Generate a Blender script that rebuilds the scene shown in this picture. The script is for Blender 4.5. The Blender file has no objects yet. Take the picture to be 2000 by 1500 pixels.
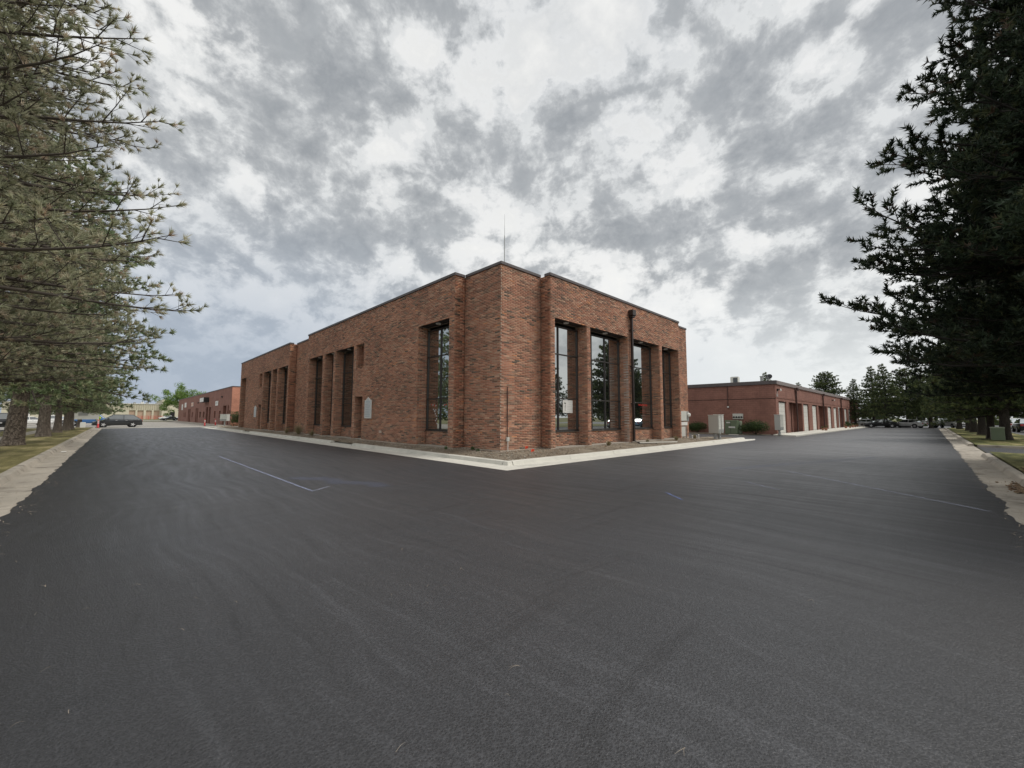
import bpy, math, random
import numpy as np
from mathutils import Vector, Matrix
R=math.radians
random.seed(7); rng=np.random.default_rng(7)
sc=bpy.context.scene
COL=sc.collection
# ------------------------------------------------------------------ camera, sky, sun, exposure
# x runs along the street to the right, y along the street to the left, camera at the origin, 1.6 m up
cam_d=bpy.data.cameras.new('camera'); cam=bpy.data.objects.new('camera',cam_d); COL.objects.link(cam)
rt=Vector((0.71804651,-0.69598806,0.00313429)); up=Vector((-0.05866885,-0.05603977,0.99670332)); fw=Vector((0.69351797,0.71586323,0.08107198))
m=Matrix((rt,up,-fw)).transposed().to_4x4(); m.translation=Vector((0,0,1.6))
cam.matrix_world=m
cam_d.sensor_fit='HORIZONTAL'; cam_d.sensor_width=36; cam_d.lens=36*792/2000.
cam_d.clip_start=.05; cam_d.clip_end=3000
sc.camera=cam
SUN_AZ=R(-50); SUN_EL=R(52)
class NT:
    """terse node building"""
    def __init__(s,tree): s.t=tree; s.n=tree.nodes; s.l=tree.links
    def new(s,typ,**kw):
        n=s.n.new(typ)
        for k,v in kw.items(): setattr(n,k,v)
        return n
    def put(s,sock,v):
        if v is None: return
        if hasattr(v,'is_output'): s.l.new(v,sock)
        else: sock.default_value=v
    def math(s,op,a,b=None,c=None,clamp=False):
        n=s.new('ShaderNodeMath',operation=op,use_clamp=clamp); s.put(n.inputs[0],a)
        if b is not None: s.put(n.inputs[1],b)
        if c is not None: s.put(n.inputs[2],c)
        return n.outputs[0]
    def vm(s,op,a,b=None,scale=None):
        n=s.new('ShaderNodeVectorMath',operation=op); s.put(n.inputs[0],a)
        if b is not None: s.put(n.inputs[1],b)
        if scale is not None: s.put(n.inputs['Scale'],scale)
        return n.outputs['Value'] if op in('DOT_PRODUCT','LENGTH') else n.outputs[0]
    def noise(s,vec,scale,detail=4,rough=.5,dist=0.,color=False):
        n=s.new('ShaderNodeTexNoise'); s.put(n.inputs['Vector'],vec); n.inputs['Scale'].default_value=scale
        n.inputs['Detail'].default_value=detail; n.inputs['Roughness'].default_value=rough; n.inputs['Distortion'].default_value=dist
        return n.outputs['Color'] if color else n.outputs['Fac']
    def ramp(s,fac,stops,interp='LINEAR'):
        n=s.new('ShaderNodeValToRGB'); s.put(n.inputs[0],fac); e=n.color_ramp.elements; n.color_ramp.interpolation=interp
        while len(e)<len(stops): e.new(.5)
        for i,(p,c) in enumerate(stops):
            e[i].position=p
            if not hasattr(c,'__len__'): c=(c,c,c)
            e[i].color=(*c[:3],1)
        return n.outputs[0]
    def mix(s,fac,a,b,mode='MIX'):
        n=s.new('ShaderNodeMix',data_type='RGBA',blend_type=mode); s.put(n.inputs[0],fac)
        for k,v in((6,a),(7,b)):
            if isinstance(v,(tuple,list)): v=(*v[:3],1)
            elif isinstance(v,(int,float)): v=(v,v,v,1)
            s.put(n.inputs[k],v)
        return n.outputs[2]
    def maprange(s,v,a,b,c,d,smooth=True):
        n=s.new('ShaderNodeMapRange'); n.interpolation_type='SMOOTHSTEP' if smooth else 'LINEAR'
        s.put(n.inputs[0],v)
        for i,x in enumerate((a,b,c,d)): n.inputs[i+1].default_value=x
        return n.outputs[0]
def unit(v): v=Vector(v); return tuple(v.normalized())
def build_sky():
    w=bpy.data.worlds.new('World'); sc.world=w; w.use_nodes=True
    t=NT(w.node_tree); t.n.clear()
    tc=t.new('ShaderNodeTexCoord'); d=tc.outputs['Generated']
    sep=t.new('ShaderNodeSeparateXYZ'); t.l.new(d,sep.inputs[0])
    zc=t.math('MAXIMUM',sep.outputs[2],0.0)
    den=t.math('ADD',zc,.42)
    cmb=t.new('ShaderNodeCombineXYZ')
    t.l.new(t.math('DIVIDE',sep.outputs[0],den),cmb.inputs[0]); t.l.new(t.math('DIVIDE',sep.outputs[1],den),cmb.inputs[1])
    # a gentle turn so that the cloud rolls run from far left to overhead
    mp=t.new('ShaderNodeMapping'); mp.inputs['Rotation'].default_value=(0,0,R(-38)); mp.inputs['Scale'].default_value=(1.75,1.5,1); mp.inputs['Location'].default_value=(3.1,1.7,0)
    t.l.new(cmb.outputs[0],mp.inputs[0]); p=mp.outputs[0]
    wc=t.noise(p,2.2,4,.55,color=True)
    p2=t.vm('ADD',p,t.vm('SCALE',t.vm('SUBTRACT',wc,(.5,.5,.5)),scale=.30))
    n1=t.noise(p2,1.25,10,.60)
    n2=t.noise(t.vm('ADD',p2,(7.3,2.2,4.)),4.2,9,.62)
    dsc=t.vm('ADD',t.vm('MULTIPLY',d,(1,1,1.25)),t.vm('SCALE',t.vm('SUBTRACT',wc,(.5,.5,.5)),scale=.05))
    n4=t.noise(dsc,5.2,10,.60)
    n5=t.noise(dsc,13,8,.62)
    n3=t.noise(t.vm('ADD',p,(17.3,9.2,4.)),.6,3,.5)
    dn=t.math('ADD',t.math('MULTIPLY',t.math('SUBTRACT',n1,.5),.95),t.math('MULTIPLY',t.math('SUBTRACT',n2,.5),.35))
    dn=t.math('ADD',dn,t.math('MULTIPLY',t.math('SUBTRACT',n4,.5),1.15))
    dn=t.math('ADD',dn,t.math('MULTIPLY',t.math('SUBTRACT',n5,.5),.62))
    dn=t.math('ADD',dn,t.math('MULTIPLY',t.math('SUBTRACT',n3,.5),.30))
    # the large cloud masses and gaps of this afternoon's sky: direction, tightness, weight
    for v,k,a in SKYMASS:
        dot=t.vm('DOT_PRODUCT',d,unit(v))
        g=t.math('POWER',2.718,t.math('MULTIPLY',t.math('SUBTRACT',dot,1.),k))
        dn=t.math('ADD',dn,t.math('MULTIPLY',g,a*.62))
    # soft sharpening where clouds have an edge
    back=t.ramp(t.math('ADD',t.math('MULTIPLY',dn,.9),t.math('ADD',t.math('MULTIPLY',t.math('SUBTRACT',n3,.5),.8),.5)),[(0,(.84,.83,.80)),(.30,(.72,.718,.70)),(.48,(.625,.63,.625)),(.62,(.545,.558,.565)),(1,(.55,.57,.59))])
    inner=t.ramp(t.math('ADD',t.math('ADD',dn,.02),t.math('ADD',t.math('MULTIPLY',t.math('SUBTRACT',n2,.5),.9),t.math('MULTIPLY',t.math('SUBTRACT',n5,.5),1.1))),[(0,(.60,.612,.61)),(.12,(.45,.463,.468)),(.28,(.32,.334,.345)),(.55,(.225,.24,.255))])
    msk=t.maprange(dn,-.02,.15,0,.88)
    shade=t.mix(msk,back,inner)
    rim=t.math('MULTIPLY',t.maprange(dn,-.10,-.02,0,1),t.maprange(dn,-.02,.045,1,0))
    shade=t.mix(t.math('MULTIPLY',rim,.30),shade,(.76,.76,.75))
    # thin fractus wisps over everything
    shade=t.mix(t.maprange(t.math('ADD',n5,t.math('MULTIPLY',t.math('SUBTRACT',n1,.5),.6)),.56,.74,0,.32),shade,(.42,.44,.45))
    # hazy band towards the horizon: brighter to the right, blue-grey rain to the left
    hz=t.maprange(sep.outputs[2],.0,.34,1,0)
    az=t.vm('DOT_PRODUCT',d,unit((.45,-.89,0)))
    hz=t.math('MAXIMUM',hz,t.math('MULTIPLY',t.maprange(sep.outputs[2],.0,.52,1,0),t.maprange(az,-.25,-.75,0,1)))
    hcol=t.ramp(t.maprange(az,-.95,.75,0,1,False),[(0,(.30,.355,.44)),(.28,(.335,.39,.465)),(.5,(.52,.56,.60)),(.75,(.66,.685,.69)),(1,(.66,.67,.67))])
    col=t.mix(t.math('MULTIPLY',hz,.92),shade,hcol)
    bgC=t.new('ShaderNodeBackground'); t.put(bgC.inputs[0],col); bgC.inputs[1].default_value=SKY_STR
    sky=t.new('ShaderNodeTexSky',sky_type='NISHITA'); sky.sun_disc=False; sky.sun_elevation=SUN_EL; sky.sun_rotation=R(90)-SUN_AZ
    sky.air_density=1.2; sky.dust_density=2.
    bgN=t.new('ShaderNodeBackground'); t.l.new(sky.outputs[0],bgN.inputs[0]); bgN.inputs[1].default_value=.06
    mx=t.new('ShaderNodeMixShader'); mx.inputs[0].default_value=.93
    t.l.new(bgN.outputs[0],mx.inputs[1]); t.l.new(bgC.outputs[0],mx.inputs[2])
    out=t.new('ShaderNodeOutputWorld'); t.l.new(mx.outputs[0],out.inputs[0])
    w.cycles.sampling_method='MANUAL'; w.cycles.sample_map_resolution=512
SKY_STR=1.02
def skydir(px,py):
    return fw*792+rt*(px-1000)+up*(750-py)
SKYMASS=[(skydir(x,y),k,a) for x,y,k,a in [
  (640,170,26,.30),(430,350,30,.16),(740,330,60,.10),(1370,400,60,.36),(1050,280,150,.34),(1140,250,220,.22),(1210,480,160,.12),(1640,60,60,.22),(1440,150,260,.34),
  (520,480,50,.12),(880,450,120,.10),(1560,330,40,.12),(1850,200,30,.14),(330,620,12,.10),(1330,160,260,.10),(1560,560,80,.08),(1220,330,140,.05),
  (1000,40,20,-.10),(1270,240,120,-.34),(1400,50,60,-.20),(1130,90,60,-.16),(1620,200,200,-.12),(1000,380,300,-.08),(620,500,90,-.10),(1050,140,60,-.12),(330,120,120,-.14),(1150,560,60,.10),(700,560,60,.10),(1450,600,60,.05)]]
build_sky()
sd=bpy.data.lights.new('sun','SUN'); sd.energy=1.5; sd.angle=R(22); sd.color=(1,.96,.90)
so=bpy.data.objects.new('sun',sd); COL.objects.link(so)
sv=Vector((math.cos(SUN_EL)*math.cos(SUN_AZ),math.cos(SUN_EL)*math.sin(SUN_AZ),math.sin(SUN_EL)))
so.rotation_euler=(-sv).to_track_quat('-Z','Y').to_euler(); so.location=(0,0,40)
sc.view_settings.view_transform='Standard'; sc.view_settings.look='None'; sc.view_settings.gamma=1; sc.view_settings.use_curve_mapping=False
sc.view_settings.exposure=0.38
sc.render.engine='CYCLES'; sc.cycles.use_denoising=True
sc.cycles.max_bounces=6; sc.cycles.diffuse_bounces=3; sc.cycles.glossy_bounces=3; sc.cycles.transparent_max_bounces=8
# ------------------------------------------------------------------ helpers
def tag(o,label=None,cat=None,group=None,kind=None):
    if label: o['label']=label
    if cat: o['category']=cat
    if group: o['group']=group
    if kind: o['kind']=kind
    return o
def empty(name,loc=(0,0,0),rz=0.):
    o=bpy.data.objects.new(name,None); COL.objects.link(o); o.location=loc; o.rotation_euler=(0,0,rz); o.empty_display_size=.2
    return o
def me_from(name,verts,faces,mats,smooth=False,idx=None,cols=None):
    me=bpy.data.meshes.new(name)
    me.from_pydata([tuple(v) for v in verts],[],faces)
    for m_ in (mats if isinstance(mats,(list,tuple)) else [mats]): me.materials.append(m_)
    if idx is not None: me.polygons.foreach_set('material_index',idx)
    if smooth: me.polygons.foreach_set('use_smooth',[True]*len(me.polygons))
    if cols is not None:
        a=me.color_attributes.new('Col','FLOAT_COLOR','POINT'); a.data.foreach_set('color',np.asarray(cols,dtype=np.float32).ravel())
    me.update(); return me
def link(name,me,parent=None,world=False,kind=None):
    o=bpy.data.objects.new(name,me); COL.objects.link(o)
    if parent is not None:
        o.parent=parent
        if world: o.location=-parent_origin(parent)
    if kind: o['kind']=kind
    return o
def parent_origin(p):
    v=Vector((0,0,0))
    while p is not None: v+=Vector(p.location); p=p.parent
    return v
def tri_mesh(name,V,T,mat,cols=None,smooth=False):
    """numpy vertices (n,3), triangles (m,3)"""
    me=bpy.data.meshes.new(name); V=np.ascontiguousarray(V,dtype=np.float32); T=np.ascontiguousarray(T,dtype=np.int32)
    me.vertices.add(len(V)); me.vertices.foreach_set('co',V.ravel())
    me.loops.add(T.size); me.loops.foreach_set('vertex_index',T.ravel())
    k=T.shape[1]
    me.polygons.add(len(T)); me.polygons.foreach_set('loop_start',np.arange(0,T.size,k,dtype=np.int32)); me.polygons.foreach_set('loop_total',np.full(len(T),k,dtype=np.int32))
    if smooth: me.polygons.foreach_set('use_smooth',np.ones(len(T),dtype=bool))
    me.materials.append(mat)
    if cols is not None:
        a=me.color_attributes.new('Col','FLOAT_COLOR','POINT'); a.data.foreach_set('color',np.ascontiguousarray(cols,dtype=np.float32).ravel())
    me.update(calc_edges=True); return me
class MB:
    def __init__(s): s.v=[]; s.f=[]; s.i=[]
    def add(s,vs,fs,mi=0):
        b=len(s.v); s.v+=[tuple(v) for v in vs]; s.f+=[tuple(b+k for k in f) for f in fs]; s.i+=[mi]*len(fs); return s
    def box(s,x0,x1,y0,y1,z0,z1,mi=0,bev=0.):
        if x0>x1:x0,x1=x1,x0
        if y0>y1:y0,y1=y1,y0
        if bev<=0:
            s.add([(x0,y0,z0),(x1,y0,z0),(x1,y1,z0),(x0,y1,z0),(x0,y0,z1),(x1,y0,z1),(x1,y1,z1),(x0,y1,z1)],
              [(3,2,1,0),(4,5,6,7),(0,1,5,4),(1,2,6,5),(2,3,7,6),(3,0,4,7)],mi)
        else:
            b=bev; vs=[]
            for (z,i) in ((z0,b),(z0+b,0),(z1-b,0),(z1,b)):
                vs+= [(x0+b,y0+i,z),(x1-b,y0+i,z),(x1-i,y0+b,z),(x1-i,y1-b,z),(x1-b,y1-i,z),(x0+b,y1-i,z),(x0+i,y1-b,z),(x0+i,y0+b,z)]
            fs=[tuple(range(7,-1,-1)),tuple(range(24,32))]
            for r in range(3):
                for k in range(8):
                    a=r*8+k; c=r*8+(k+1)%8; fs.append((a,c,c+8,a+8))
            s.add(vs,fs,mi)
        return s
    def tube(s,p0,p1,r0,r1=None,n=10,mi=0,cap=True):
        r1=r0 if r1 is None else r1
        p0=Vector(p0);p1=Vector(p1); d=(p1-p0).normalized(); a=d.orthogonal().normalized(); c=d.cross(a)
        vs=[]
        for p,r in((p0,r0),(p1,r1)):
            for k in range(n):
                t=2*math.pi*k/n; vs.append(p+a*math.cos(t)*r+c*math.sin(t)*r)
        fs=[(k,(k+1)%n,n+(k+1)%n,n+k) for k in range(n)]
        if cap: fs+=[tuple(range(n-1,-1,-1)),tuple(range(n,2*n))]
        return s.add(vs,fs,mi)
    def path(s,pts,r,n=8,mi=0):
        for a,b in zip(pts[:-1],pts[1:]): s.tube(a,b,r,r,n,mi)
        return s
    def lathe(s,prof,c=(0,0,0),n=12,mi=0,axis='z',cap=True):
        vs=[]
        for r,z in prof:
            for k in range(n):
                t=2*math.pi*k/n; x,y=r*math.cos(t),r*math.sin(t)
                q={'z':(x,y,z),'y':(x,z,y),'x':(z,x,y)}[axis]; vs.append((q[0]+c[0],q[1]+c[1],q[2]+c[2]))
        m_=len(prof); fs=[]
        for j in range(m_-1):
            for k in range(n): fs.append((j*n+k,j*n+(k+1)%n,(j+1)*n+(k+1)%n,(j+1)*n+k))
        if cap: fs+=[tuple(range(n-1,-1,-1)),tuple(range((m_-1)*n,m_*n))]
        return s.add(vs,fs,mi)
    def prism(s,poly,z0,z1,mi=0,axis='z'):
        n=len(poly); f={'z':lambda a,b,c:(a,b,c),'y':lambda a,b,c:(a,c,b),'x':lambda a,b,c:(c,a,b)}[axis]
        s.add([f(a,b,z0) for a,b in poly]+[f(a,b,z1) for a,b in poly],[tuple(range(n-1,-1,-1)),tuple(range(n,2*n))]+[(k,(k+1)%n,n+(k+1)%n,n+k) for k in range(n)],mi)
        return s
    def mesh(s,name,mats,smooth=False): return me_from(name,s.v,s.f,mats,smooth,s.i)
    def obj(s,name,mats,parent=None,world=False,smooth=False,kind=None): return link(name,s.mesh(name,mats,smooth),parent,world,kind)
def copy_tree(o,parent=None):
    c=o.copy(); COL.objects.link(c)
    if parent is not None: c.parent=parent
    for ch in list(o.children): copy_tree(ch,c)
    return c
# ------------------------------------------------------------------ materials
MATS={}
def pmat(name,color,rough=.7,metal=0.,var=.0,vscale=3.,bump=0.,bscale=40.,spec=.5,attr=False,coat=0.,var2=None,detail=5):
    """principled with soft colour variation (var), optional stain colour var2=(color,scale,lo,hi) and fine relief"""
    if name in MATS: return MATS[name]
    m_=bpy.data.materials.new(name); m_.use_nodes=True; t=NT(m_.node_tree); b=t.n['Principled BSDF']
    tc=t.new('ShaderNodeTexCoord').outputs['Object']
    base=(*color,1)
    if attr:
        a=t.new('ShaderNodeAttribute',attribute_name='Col'); base=a.outputs['Color']
    if var>0:
        nz=t.noise(tc,vscale,detail,.6); f=t.maprange(nz,.25,.75,1-var,1+var,False)
        base=t.mix(1.,base,t.vm('SCALE',(1,1,1),scale=f),'MULTIPLY')
    if var2:
        c2,s2,lo,hi=var2
        base=t.mix(t.maprange(t.noise(t.vm('ADD',tc,(5,3,8)),s2,6,.6),lo,hi,0,1),base,c2)
    t.put(b.inputs['Base Color'],base); b.inputs['Roughness'].default_value=rough; b.inputs['Metallic'].default_value=metal
    b.inputs['Specular IOR Level'].default_value=spec; b.inputs['Coat Weight'].default_value=coat; b.inputs['Coat Roughness'].default_value=.05
    if bump>0:
        bp=t.new('ShaderNodeBump'); bp.inputs['Strength'].default_value=1; bp.inputs['Distance'].default_value=bump
        t.l.new(t.noise(tc,bscale,4,.6),bp.inputs['Height']); t.l.new(bp.outputs[0],b.inputs['Normal'])
    MATS[name]=m_; return m_
def glass_mat(name,tint=(.010,.010,.011),refl=.52,rough=.008):
    if name in MATS: return MATS[name]
    m_=bpy.data.materials.new(name); m_.use_nodes=True; t=NT(m_.node_tree); t.n.clear()
    d=t.new('ShaderNodeBsdfDiffuse'); d.inputs[0].default_value=(*tint,1)
    g=t.new('ShaderNodeBsdfGlossy'); g.inputs['Color'].default_value=(.93,.96,.95,1); g.inputs['Roughness'].default_value=rough
    lw=t.new('ShaderNodeFresnel'); lw.inputs[0].default_value=1.5
    f=t.math('ADD',t.math('MULTIPLY',lw.outputs[0],1-refl),refl,clamp=True)
    bp=t.new('ShaderNodeBump'); bp.inputs['Distance'].default_value=.004; bp.inputs['Strength'].default_value=.35
    t.l.new(t.noise(t.new('ShaderNodeTexCoord').outputs['Object'],.9,1),bp.inputs['Height']); t.l.new(bp.outputs[0],g.inputs['Normal'])
    mx=t.new('ShaderNodeMixShader'); t.l.new(f,mx.inputs[0]); t.l.new(d.outputs[0],mx.inputs[1]); t.l.new(g.outputs[0],mx.inputs[2])
    o=t.new('ShaderNodeOutputMaterial'); t.l.new(mx.outputs[0],o.inputs[0]); MATS[name]=m_; return m_
def asphalt_mat(name,base,streak,pale,rough,dust):
    m_=bpy.data.materials.new(name); m_.use_nodes=True; t=NT(m_.node_tree); b=t.n['Principled BSDF']
    g=t.new('ShaderNodeNewGeometry').outputs['Position']
    wob=t.vm('SCALE',t.vm('SUBTRACT',t.noise(g,.11,3,.5,color=True),(.5,.5,.5)),scale=2.6)
    q=t.vm('ADD',g,wob)
    mp=t.new('ShaderNodeMapping'); mp.inputs['Rotation'].default_value=(0,0,R(-46)); mp.inputs['Scale'].default_value=(5.0,.34,1); t.l.new(q,mp.inputs[0])
    mp2=t.new('ShaderNodeMapping'); mp2.inputs['Rotation'].default_value=(0,0,R(8)); mp2.inputs['Scale'].default_value=(.34,4.6,1); t.l.new(q,mp2.inputs[0])
    mp3=t.new('ShaderNodeMapping'); mp3.inputs['Rotation'].default_value=(0,0,R(30)); mp3.inputs['Scale'].default_value=(6.5,.42,1); t.l.new(t.vm('ADD',g,t.vm('SCALE',wob,scale=1.6)),mp3.inputs[0])
    s1=t.noise(mp.outputs[0],1.,6,.62); s2=t.noise(mp2.outputs[0],1.,6,.62); s3=t.noise(mp3.outputs[0],1.,6,.66)
    patch=t.noise(g,.16,4,.55)
    fine=t.noise(g,140,2,.6); med=t.noise(g,38,3,.65)
    vor=t.new('ShaderNodeTexVoronoi'); vor.inputs['Scale'].default_value=70; t.l.new(g,vor.inputs['Vector'])
    c=t.mix(t.maprange(patch,.35,.65,0,1),base,dust)
    c=t.mix(t.maprange(s1,.50,.74,0,.42),c,pale); c=t.mix(t.maprange(s3,.54,.72,0,.38),c,pale)
    c=t.mix(t.maprange(s1,.44,.28,0,.5),c,streak); c=t.mix(t.maprange(s2,.42,.28,0,.45),c,streak)
    grain=t.math('ADD',t.math('MULTIPLY',fine,.9),t.math('MULTIPLY',vor.outputs['Distance'],.75))
    c=t.mix(1.,c,t.vm('SCALE',(1,1,1),scale=t.maprange(grain,.35,1.15,.30,1.75,False)),'MULTIPLY')
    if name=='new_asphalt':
        # scuffed, dusty stretch towards the garage units, with sky sheen painted in pale
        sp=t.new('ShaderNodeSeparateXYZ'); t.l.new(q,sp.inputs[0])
        dusty_sheen=t.math('MULTIPLY',t.maprange(sp.outputs[0],7,24,0,.75),t.maprange(sp.outputs[1],-.6,2.0,.15,1))
        dusty_sheen=t.math('MULTIPLY',dusty_sheen,t.maprange(sp.outputs[1],9,5.5,.35,1))
        c=t.mix(t.math('MULTIPLY',dusty_sheen,t.maprange(t.math('ADD',s1,s3),.75,1.2,.45,1.)),c,(.165,.165,.170))
        c=t.mix(t.maprange(sp.outputs[0],2.2,-.8,0,.45),c,(.020,.019,.020))  # darker along the left gutter
    # loose raveled patches where the aggregate shows
    rv=t.maprange(t.noise(g,.55,5,.6),.52,.68,0,1)
    c=t.mix(t.math('MULTIPLY',rv,t.maprange(med,.56,.66,0,.85)),c,tuple(x*.28 for x in base))
    c=t.mix(t.maprange(t.noise(g,170,1,.5),.72,.76,0,.8),c,(.25,.24,.23))
    t.put(b.inputs['Base Color'],c)
    t.put(b.inputs['Roughness'],t.math('ADD',t.maprange(s1,.3,.7,rough+.07,rough-.07,False),t.math('MULTIPLY',t.math('SUBTRACT',s2,.5),.15)))
    b.inputs['Specular IOR Level'].default_value=.5
    bp=t.new('ShaderNodeBump'); bp.inputs['Distance'].default_value=.006; bp.inputs['Strength'].default_value=.8
    t.l.new(t.math('ADD',grain,t.math('MULTIPLY',t.math('MULTIPLY',rv,med),1.4)),bp.inputs['Height'])
    t.l.new(bp.outputs[0],b.inputs['Normal']); MATS[name]=m_; return m_
def ground_mat(name,stops,scale,fine=60,rough=.95,bump=.02,stripe=None):
    m_=bpy.data.materials.new(name); m_.use_nodes=True; t=NT(m_.node_tree); b=t.n['Principled BSDF']
    g=t.new('ShaderNodeNewGeometry').outputs['Position']
    v=g
    if stripe:
        mp=t.new('ShaderNodeMapping'); mp.inputs['Rotation'].default_value=(0,0,R(stripe[0])); mp.inputs['Scale'].default_value=stripe[1]; t.l.new(g,mp.inputs[0]); v=mp.outputs[0]
    a=t.noise(v,scale,5,.62); f=t.noise(g,fine,4,.7)
    c=t.ramp(t.math('ADD',t.math('MULTIPLY',a,.75),t.math('MULTIPLY',f,.25)),stops)
    c=t.mix(1.,c,t.vm('SCALE',(1,1,1),scale=t.maprange(t.noise(g,fine*2.3,3,.6),.3,.7,.6,1.4,False)),'MULTIPLY')
    t.put(b.inputs['Base Color'],c); b.inputs['Roughness'].default_value=rough; b.inputs['Specular IOR Level'].default_value=.25
    bp=t.new('ShaderNodeBump'); bp.inputs['Distance'].default_value=bump; t.l.new(f,bp.inputs['Height']); t.l.new(bp.outputs[0],b.inputs['Normal'])
    MATS[name]=m_; return m_
def painted_brick(name,c1,c2,mortar,bw=.4,bh=.2,ms=.012):
    """painted block wall, pieces too small in view to build: courses run along x or y"""
    m_=bpy.data.materials.new(name); m_.use_nodes=True; t=NT(m_.node_tree); b=t.n['Principled BSDF']
    g=t.new('ShaderNodeNewGeometry').outputs['Position']; sp=t.new('ShaderNodeSeparateXYZ'); t.l.new(g,sp.inputs[0])
    cb=t.new('ShaderNodeCombineXYZ'); t.l.new(t.math('ADD',sp.outputs[0],sp.outputs[1]),cb.inputs[0]); t.l.new(sp.outputs[2],cb.inputs[1])
    br=t.new('ShaderNodeTexBrick'); t.l.new(cb.outputs[0],br.inputs[0]); br.inputs['Color1'].default_value=(*c1,1); br.inputs['Color2'].default_value=(*c2,1); br.inputs['Mortar'].default_value=(*mortar,1)
    br.inputs['Scale'].default_value=1; br.inputs['Brick Width'].default_value=bw; br.inputs['Row Height'].default_value=bh; br.inputs['Mortar Size'].default_value=ms; br.inputs['Mortar Smooth'].default_value=.4
    c=t.mix(1.,br.outputs[0],t.vm('SCALE',(1,1,1),scale=t.maprange(t.noise(g,.8,6,.65),.3,.7,.8,1.2,False)),'MULTIPLY')
    # rain streaks below the coping
    st=t.new('ShaderNodeMapping'); st.inputs['Scale'].default_value=(3.,3.,.18); t.l.new(g,st.inputs[0])
    c=t.mix(t.maprange(t.noise(st.outputs[0],1.5,4,.6),.58,.75,0,.35),c,tuple(x*.6 for x in c1))
    t.put(b.inputs['Base Color'],c); b.inputs['Roughness'].default_value=.85; b.inputs['Specular IOR Level'].default_value=.3
    bp=t.new('ShaderNodeBump'); bp.inputs['Distance'].default_value=.01; bp.invert=True; t.l.new(br.outputs[1],bp.inputs['Height']); t.l.new(bp.outputs[0],b.inputs['Normal'])
    MATS[name]=m_; return m_
def foliage_mat(name,rough=.6,trans=.25):
    m_=bpy.data.materials.new(name); m_.use_nodes=True; t=NT(m_.node_tree); b=t.n['Principled BSDF']
    a=t.new('ShaderNodeAttribute',attribute_name='Col').outputs['Color']
    t.l.new(a,b.inputs['Base Color']); b.inputs['Roughness'].default_value=rough; b.inputs['Specular IOR Level'].default_value=.3
    tr=t.new('ShaderNodeBsdfTranslucent'); t.l.new(a,tr.inputs[0]); mx=t.new('ShaderNodeMixShader'); mx.inputs[0].default_value=trans
    o=t.n['Material Output']; t.l.new(b.outputs[0],mx.inputs[1]); t.l.new(tr.outputs[0],mx.inputs[2]); t.l.new(mx.outputs[0],o.inputs[0])
    MATS[name]=m_; return m_
def bark_mat(name,c1,c2):
    m_=bpy.data.materials.new(name); m_.use_nodes=True; t=NT(m_.node_tree); b=t.n['Principled BSDF']
    o=t.new('ShaderNodeTexCoord').outputs['Object']
    mp=t.new('ShaderNodeMapping'); mp.inputs['Scale'].default_value=(1,1,.35); t.l.new(o,mp.inputs[0])
    v=t.new('ShaderNodeTexVoronoi'); v.feature='DISTANCE_TO_EDGE'; v.inputs['Scale'].default_value=12; t.l.new(t.vm('ADD',mp.outputs[0],t.vm('SCALE',t.noise(o,6,3,.5,color=True),scale=.30)),v.inputs['Vector'])
    n=t.noise(mp.outputs[0],14,6,.7)
    c=t.mix(t.maprange(v.outputs['Distance'],0,.06,0,1),tuple(x*.62 for x in c1),t.mix(n,c1,c2))
    t.put(b.inputs['Base Color'],c); b.inputs['Roughness'].default_value=.95; b.inputs['Specular IOR Level'].default_value=.2
    bp=t.new('ShaderNodeBump'); bp.inputs['Distance'].default_value=.05; t.l.new(t.math('ADD',t.maprange(v.outputs['Distance'],0,.12,0,1),t.math('MULTIPLY',n,.6)),bp.inputs['Height']); t.l.new(bp.outputs[0],b.inputs['Normal'])
    MATS[name]=m_; return m_
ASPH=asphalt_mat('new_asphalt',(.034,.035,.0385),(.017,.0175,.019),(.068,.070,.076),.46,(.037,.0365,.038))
OLDA=asphalt_mat('old_asphalt',(.27,.25,.22),(.20,.19,.17),(.33,.31,.28),.8,(.24,.225,.20))
MORTAR=pmat('mortar',(.52,.43,.35),.95,var=.15,vscale=2)
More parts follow.
